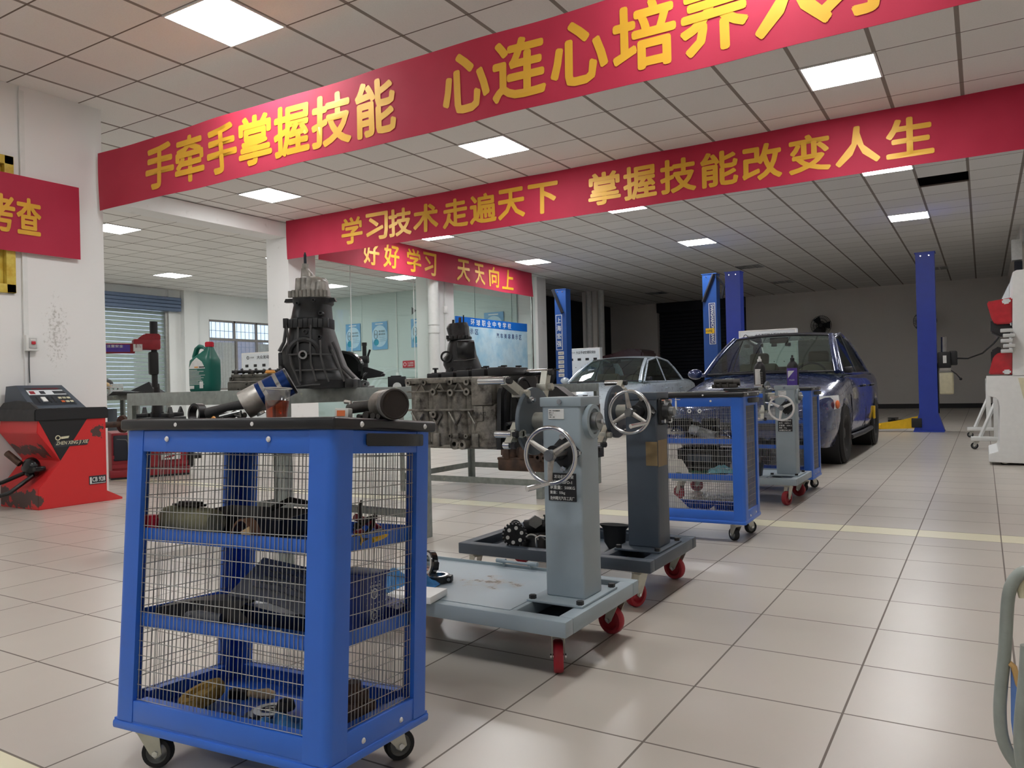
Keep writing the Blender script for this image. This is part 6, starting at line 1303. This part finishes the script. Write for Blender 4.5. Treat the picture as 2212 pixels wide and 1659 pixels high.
mb = MB(); mb.b2((-.008, -.1165, 1.632), (.093, -.1135, 2.408)); mb.build('plate_field', 'ink_blue', br)
mb = MB(); mb.text('SHANGHAIHONGQIANG', (.043, -.1175, 2.02), (0, 0, -1), XA, .075, .74, .03); mb.build('plate_lettering', 'label_white', br)
mb = MB(); mb.b2((-.09, -.120, 1.83), (.08, -.1175, 1.93)); mb.build('yellow_tag', 'yellow', br)
mb = MB(); mb.text('15吨', (-.02, -.121, 1.88), (1, 0, 0), ZA, .05, .12, .02); mb.build('tag_lettering', 'ink', br)
t = lr
for n_, a in (('lift_arm', ((-.14, -.02, .09), (-.70, -.10, .08), .10)),):
    MB().loft([[(-.12, -.10, .06), (-.12, .06, .06), (-.12, .06, .26), (-.12, -.10, .26)], [(-.36, -.12, .05), (-.36, .03, .05), (-.36, .03, .20), (-.36, -.12, .20)], [(-.75, -.16, .04), (-.75, -.02, .04), (-.75, -.02, .13), (-.75, -.16, .13)]]).b2((-1.1, -.18, .05), (-.7, -.06, .12), .005).build('lift_arm', 'yellow', t)
    MB().cyl((-.52, -.09, .13), (-.52, -.09, .22), .03, seg=14).cyl((-.52, -.09, .21), (-.52, -.09, .23), .08, seg=18).b2((-.6, -.1, .16), (-.35, -.02, .20), .01).build('lift_pad', 'cast_black', t)
    MB().b2((-.25, -.14, .07), (-.1, -.11, .22), .01).build('arm_lock', 'black', t)
MB().b2((.145, -.10, 1.02), (.33, .08, 1.28), .02).b2((.30, -.06, 1.06), (.42, .04, 1.29), .02).build('motor_unit', 'black', t)
MB().cyl((.235, 0, 1.28), (.235, 0, 1.52), .045, .04, 20).build('motor_top', 'steel', t)
MB().b2((.17, -.09, .96), (.33, .07, 1.02), .006).build('pump_body', 'aluminium', t)
MB().b2((.16, -.11, .60), (.36, .09, .95), .025, 3).build('oil_tank', 'tank', t)
MB().b2((.22, -.102, 1.10), (.27, -.098, 1.22)).build('unit_label', 'label_white', t)
MB().tube([(.33, -.06, .98), (.40, -.09, .92), (.46, -.10, .84)], .009, 8).ball((.46, -.10, .84), .022).build('release_lever', 'black', t)
MB().tube([(.15, -.06, 1.1), (.14, -.07, .9), (.142, -.07, .6), (.145, -.05, .3)], .010, 8).build('hose', 'rubber', t)
tag(MB().tube([(-.35, 14.25, 1.17), (-.20, 14.2, 1.16), (.0, 13.6, 1.22), (.13, 12.6, 1.32), (.20, 11.3, 1.38)], .012, 8).build('power_cable', 'rubber'), 'black cable swinging from the lift motor to the white trainer frame', 'cable')
# wall fans
for x, z, l in ((-4.10, 2.50, 'black wall fan on the grey back wall, above the roof of the blue car'), (-1.36, 2.45, 'black wall fan on the grey back wall half hidden by the lone lift post')):
    t = thing('wall_fan', l, 'fan', (x, YB, z), group='black wall fans'); mb = MB()
    for i in range(36): a = 2 * PI * i / 36; mb.tube([(.05 * math.cos(a), -.46, .05 * math.sin(a)), (.22 * math.cos(a), -.45, .22 * math.sin(a)), (.29 * math.cos(a), -.38, .29 * math.sin(a)), (.22 * math.cos(a), -.30, .22 * math.sin(a)), (.06 * math.cos(a), -.28, .06 * math.sin(a))], .004, 4)
    for r, y in ((.29, -.38), (.2, -.452), (.12, -.458)): mb.torus((0, y, 0), r, .006, YA, 36, 6)
    mb.build('guard', 'black', t)
    for i in range(3):
        a = 2 * PI * i / 3; MB(Matrix.Rotation(a, 4, 'Y')).grid(lambda u, v: Vector((.04 + .22 * u, -.40 + .05 * (v - .5), (v - .5) * (.09 + .14 * u))), 6, 4, .004).build('blade', 'plate_dark', t)
    MB().cyl((0, -.42, 0), (0, -.22, 0), .07, seg=18).build('motor', 'black', t); MB().b2((-.03, -.26, -.14), (.03, .0, -.02), .01).b2((-.07, -.02, -.25), (.07, 0, .02), .004).build('bracket', 'black', t)

# ================================================================== white trainer frames on the right
Yt = 9.0; t = thing('light_trainer', 'white lighting trainer on castors with red tail lamps, by the right edge', 'trainer board', (0, Yt, 0))
def lp(px, py): v = at(px, py, Y=Yt); return (v.x, v.z)
poly = [lp(2131, 812), lp(2131, 848), lp(2136, 856), lp(2150, 859), lp(2157, 866), lp(2160, 880), lp(2160, 968), lp(2156, 976), lp(2137, 981), lp(2136, 998), (.75, lp(2212, 1004)[1]), (.75, lp(2212, 812)[1])]
mb = MB(); mb.prism(poly, -1.15, 0, RXZ, .004); mb.build('side_cabinet', 'white_paint', t)
a, b = lp(2187, 812), lp(2187, 584); mb = MB(); mb.prism([a, (b[0], b[1] - .02), (b[0] + .03, b[1]), (.75, b[1]), (.75, a[1])], -1.15, 0, RXZ, .004); mb.build('upright_board', 'white_paint', t)
c, d = lp(2166, 636), lp(2186, 590); MB().prism([(c[0], c[1] - .03), (c[0], c[1] + .02), d, (d[0], c[1] - .03)], -1.13, -1.0, RXZ).build('board_face', 'panel_board', t)
for y in (.07, 1.08): caster(t, lp(2160, 990)[0] + .05, y, lp(2160, 999)[1], .036, .024, 2.6, mz=lp(2160, 999)[1])
def lens(name, pts, y0, y1, mt): mb = MB(); mb.prism([lp(*p) for p in pts], y0, y1, RXZ, .012); return mb.build(name, mt, t)
lens('tail_lamp', [(2131, 652), (2187, 642), (2188, 695), (2184, 699), (2150, 701), (2142, 690)], -.30, .0, 'red_lens'); lens('lamp_reverse', [(2163, 647), (2184, 645), (2182, 655), (2166, 658)], -.002, .006, 'lamp_clear')
lens('lamp_housing', [(2140, 690), (2186, 700), (2186, 718), (2165, 728), (2140, 716)], -.35, -.05, 'black')
lens('tail_lamp', [(2135, 809), (2146, 770), (2158, 761), (2189, 760), (2189, 809)], -.30, .0, 'red_lens'); lens('lamp_reverse', [(2166, 799), (2184, 798), (2184, 808), (2166, 808)], -.002, .006, 'lamp_clear')
lens('lamp_housing', [(2141, 756), (2160, 745), (2170, 760), (2142, 790)], -.35, -.28, 'black')
mb = MB(); x, z = lp(2174, 730)
for i in range(5): mb.box((x + .02 * (i % 2), -.06, z - .13 + i * .05), (.10, .08, .035), bev=.006)
mb.build('connector_rail', 'wall_grey_box', t)
x, z = lp(2193, 806); MB().cyl((x, .12, z - .02), (x, .12, z + .03), .055, seg=24).cyl((x, .12, z + .03), (x, .12, z + .055), .04, seg=24).build('distributor', 'black', t); MB().cyl((x, .12, z + .01), (x, .12, z + .03), .058, seg=24).build('collar', 'label_white', t)
x, z = lp(2199, 812); MB().loft([[(x, -.012, z - .02), (x + .2, -.012, z - .02), (x + .2, -.012, z - .2), (x + .04, -.012, z - .22)], [(x, 0, z - .02), (x + .2, 0, z - .02), (x + .2, 0, z - .2), (x + .04, 0, z - .22)]]).build('hanging_card', 'cream', t)
for Yq, px, py, l in ((10.9, 2110, 970, 'white leg frame on a castor just behind the lighting trainer'), (12.9, 2100, 945, 'white leg frame on a castor, farther down the aisle')):
    q = at(px, py, Z=0); t = thing('trainer_stand', l, 'frame', (q.x, q.y, 0))
    MB().b2((-.06, -.05, .10), (.55, .05, .15), .006).b2((.18, -.04, .15), (.24, .04, .80), .004).tube([(-.02 + .06, 0, .15), (.20, 0, .55)], .022, 4).b2((.18, -.04, .78), (.7, .6, .84), .004).b2((.45, -.05, 0), (.53, .05, .10)).build('leg_frame', 'white_paint', t)
    caster(t, 0, 0, .10, .040, .026, 3.0, mz=.10)
t = thing('junction_cabinet', 'grey electrical cabinet high on the right hand pier', 'cabinet', (.62, 16.62, 0)); MB().b2((-.14, -.20, 2.92), (.02, .08, 3.28), .006).build('case', 'wall_grey_box', t); MB().b2((-.10, -.15, 2.55), (.02, .05, 2.9), .004).build('cable_duct', 'dark_wall', t)
t = thing('wall_speaker', 'grey slotted panel on the right hand pier beside the electrical cabinet', 'panel', (.66, 16.70, 3.2)); MB().b2((0, -.03, 0), (.3, 0, .3), .004).build('case', 'wall_grey_box', t)
mb = MB()
for i in range(8): mb.b2((.03, -.034, .03 + i * .032), (.27, -.03, .048 + i * .032))
mb.build('grille', 'ink', t)

# student chair cut by the lower right corner
Yc = 1.95; t = thing('chair', 'grey tubular chair with a worn blue panel cut by the lower right corner', 'chair', (0, Yc, 0))
def cp(px, py, dy=0): v = at(px, py, Y=Yc + dy); return Vector((v.x, dy, v.z))
loop = [cp(*p) for p in ((2262, 1232), (2225, 1232), (2203, 1240), (2186, 1262), (2177, 1300), (2171, 1400), (2163, 1480), (2160, 1535), (2164, 1585), (2178, 1625), (2205, 1660), (2240, 1676), (2290, 1680))]
sm = [Vector(p) for p in cat([tuple(p) for p in loop], 4)]
MB().tube(sm, .0125, 12).build('tube_frame', 'tube_grey', t)
MB().tube([p + Vector((.033, -.10, -.012)) for p in sm[18:]], .0125, 12).build('tube_frame', 'tube_grey', t)
mb = MB(); mb.prism([(p.x, p.z) for p in [cp(*q) for q in ((2183, 1440), (2196, 1445), (2206, 1475), (2215, 1500), (2260, 1500), (2260, 1660), (2205, 1650), (2192, 1620), (2184, 1560))]], -.012, .0, RXZ, .002); mb.build('blue_panel', 'seat_blue', t)
MB().tube([cp(2180, 1432, -.004), cp(2190, 1440, -.004), cp(2200, 1478, -.004), cp(2212, 1502, -.004)], .006, 8).build('worn_edge', 'desk_edge', t)
MB().tube([cp(2212, 1290, .01), cp(2206, 1270, .01), cp(2214, 1245, .01)], .010, 8).build('seat_edge', 'cream', t)
v = cp(2262, 1232); MB().tube([v, v + Vector((.30, .0, 0)), v + Vector((.34, .0, -.05)), Vector((v.x + .36, 0, .0125))], .0125, 12).tube([cp(2290, 1680), Vector((cp(2290, 1680).x + .1, 0, .0125)), Vector((v.x + .36, 0, .0125))], .0125, 12).b2((v.x + .02, -.18, v.z - .012), (v.x + .34, .18, v.z + .006), .006).build('seat_frame', 'tube_grey', t)
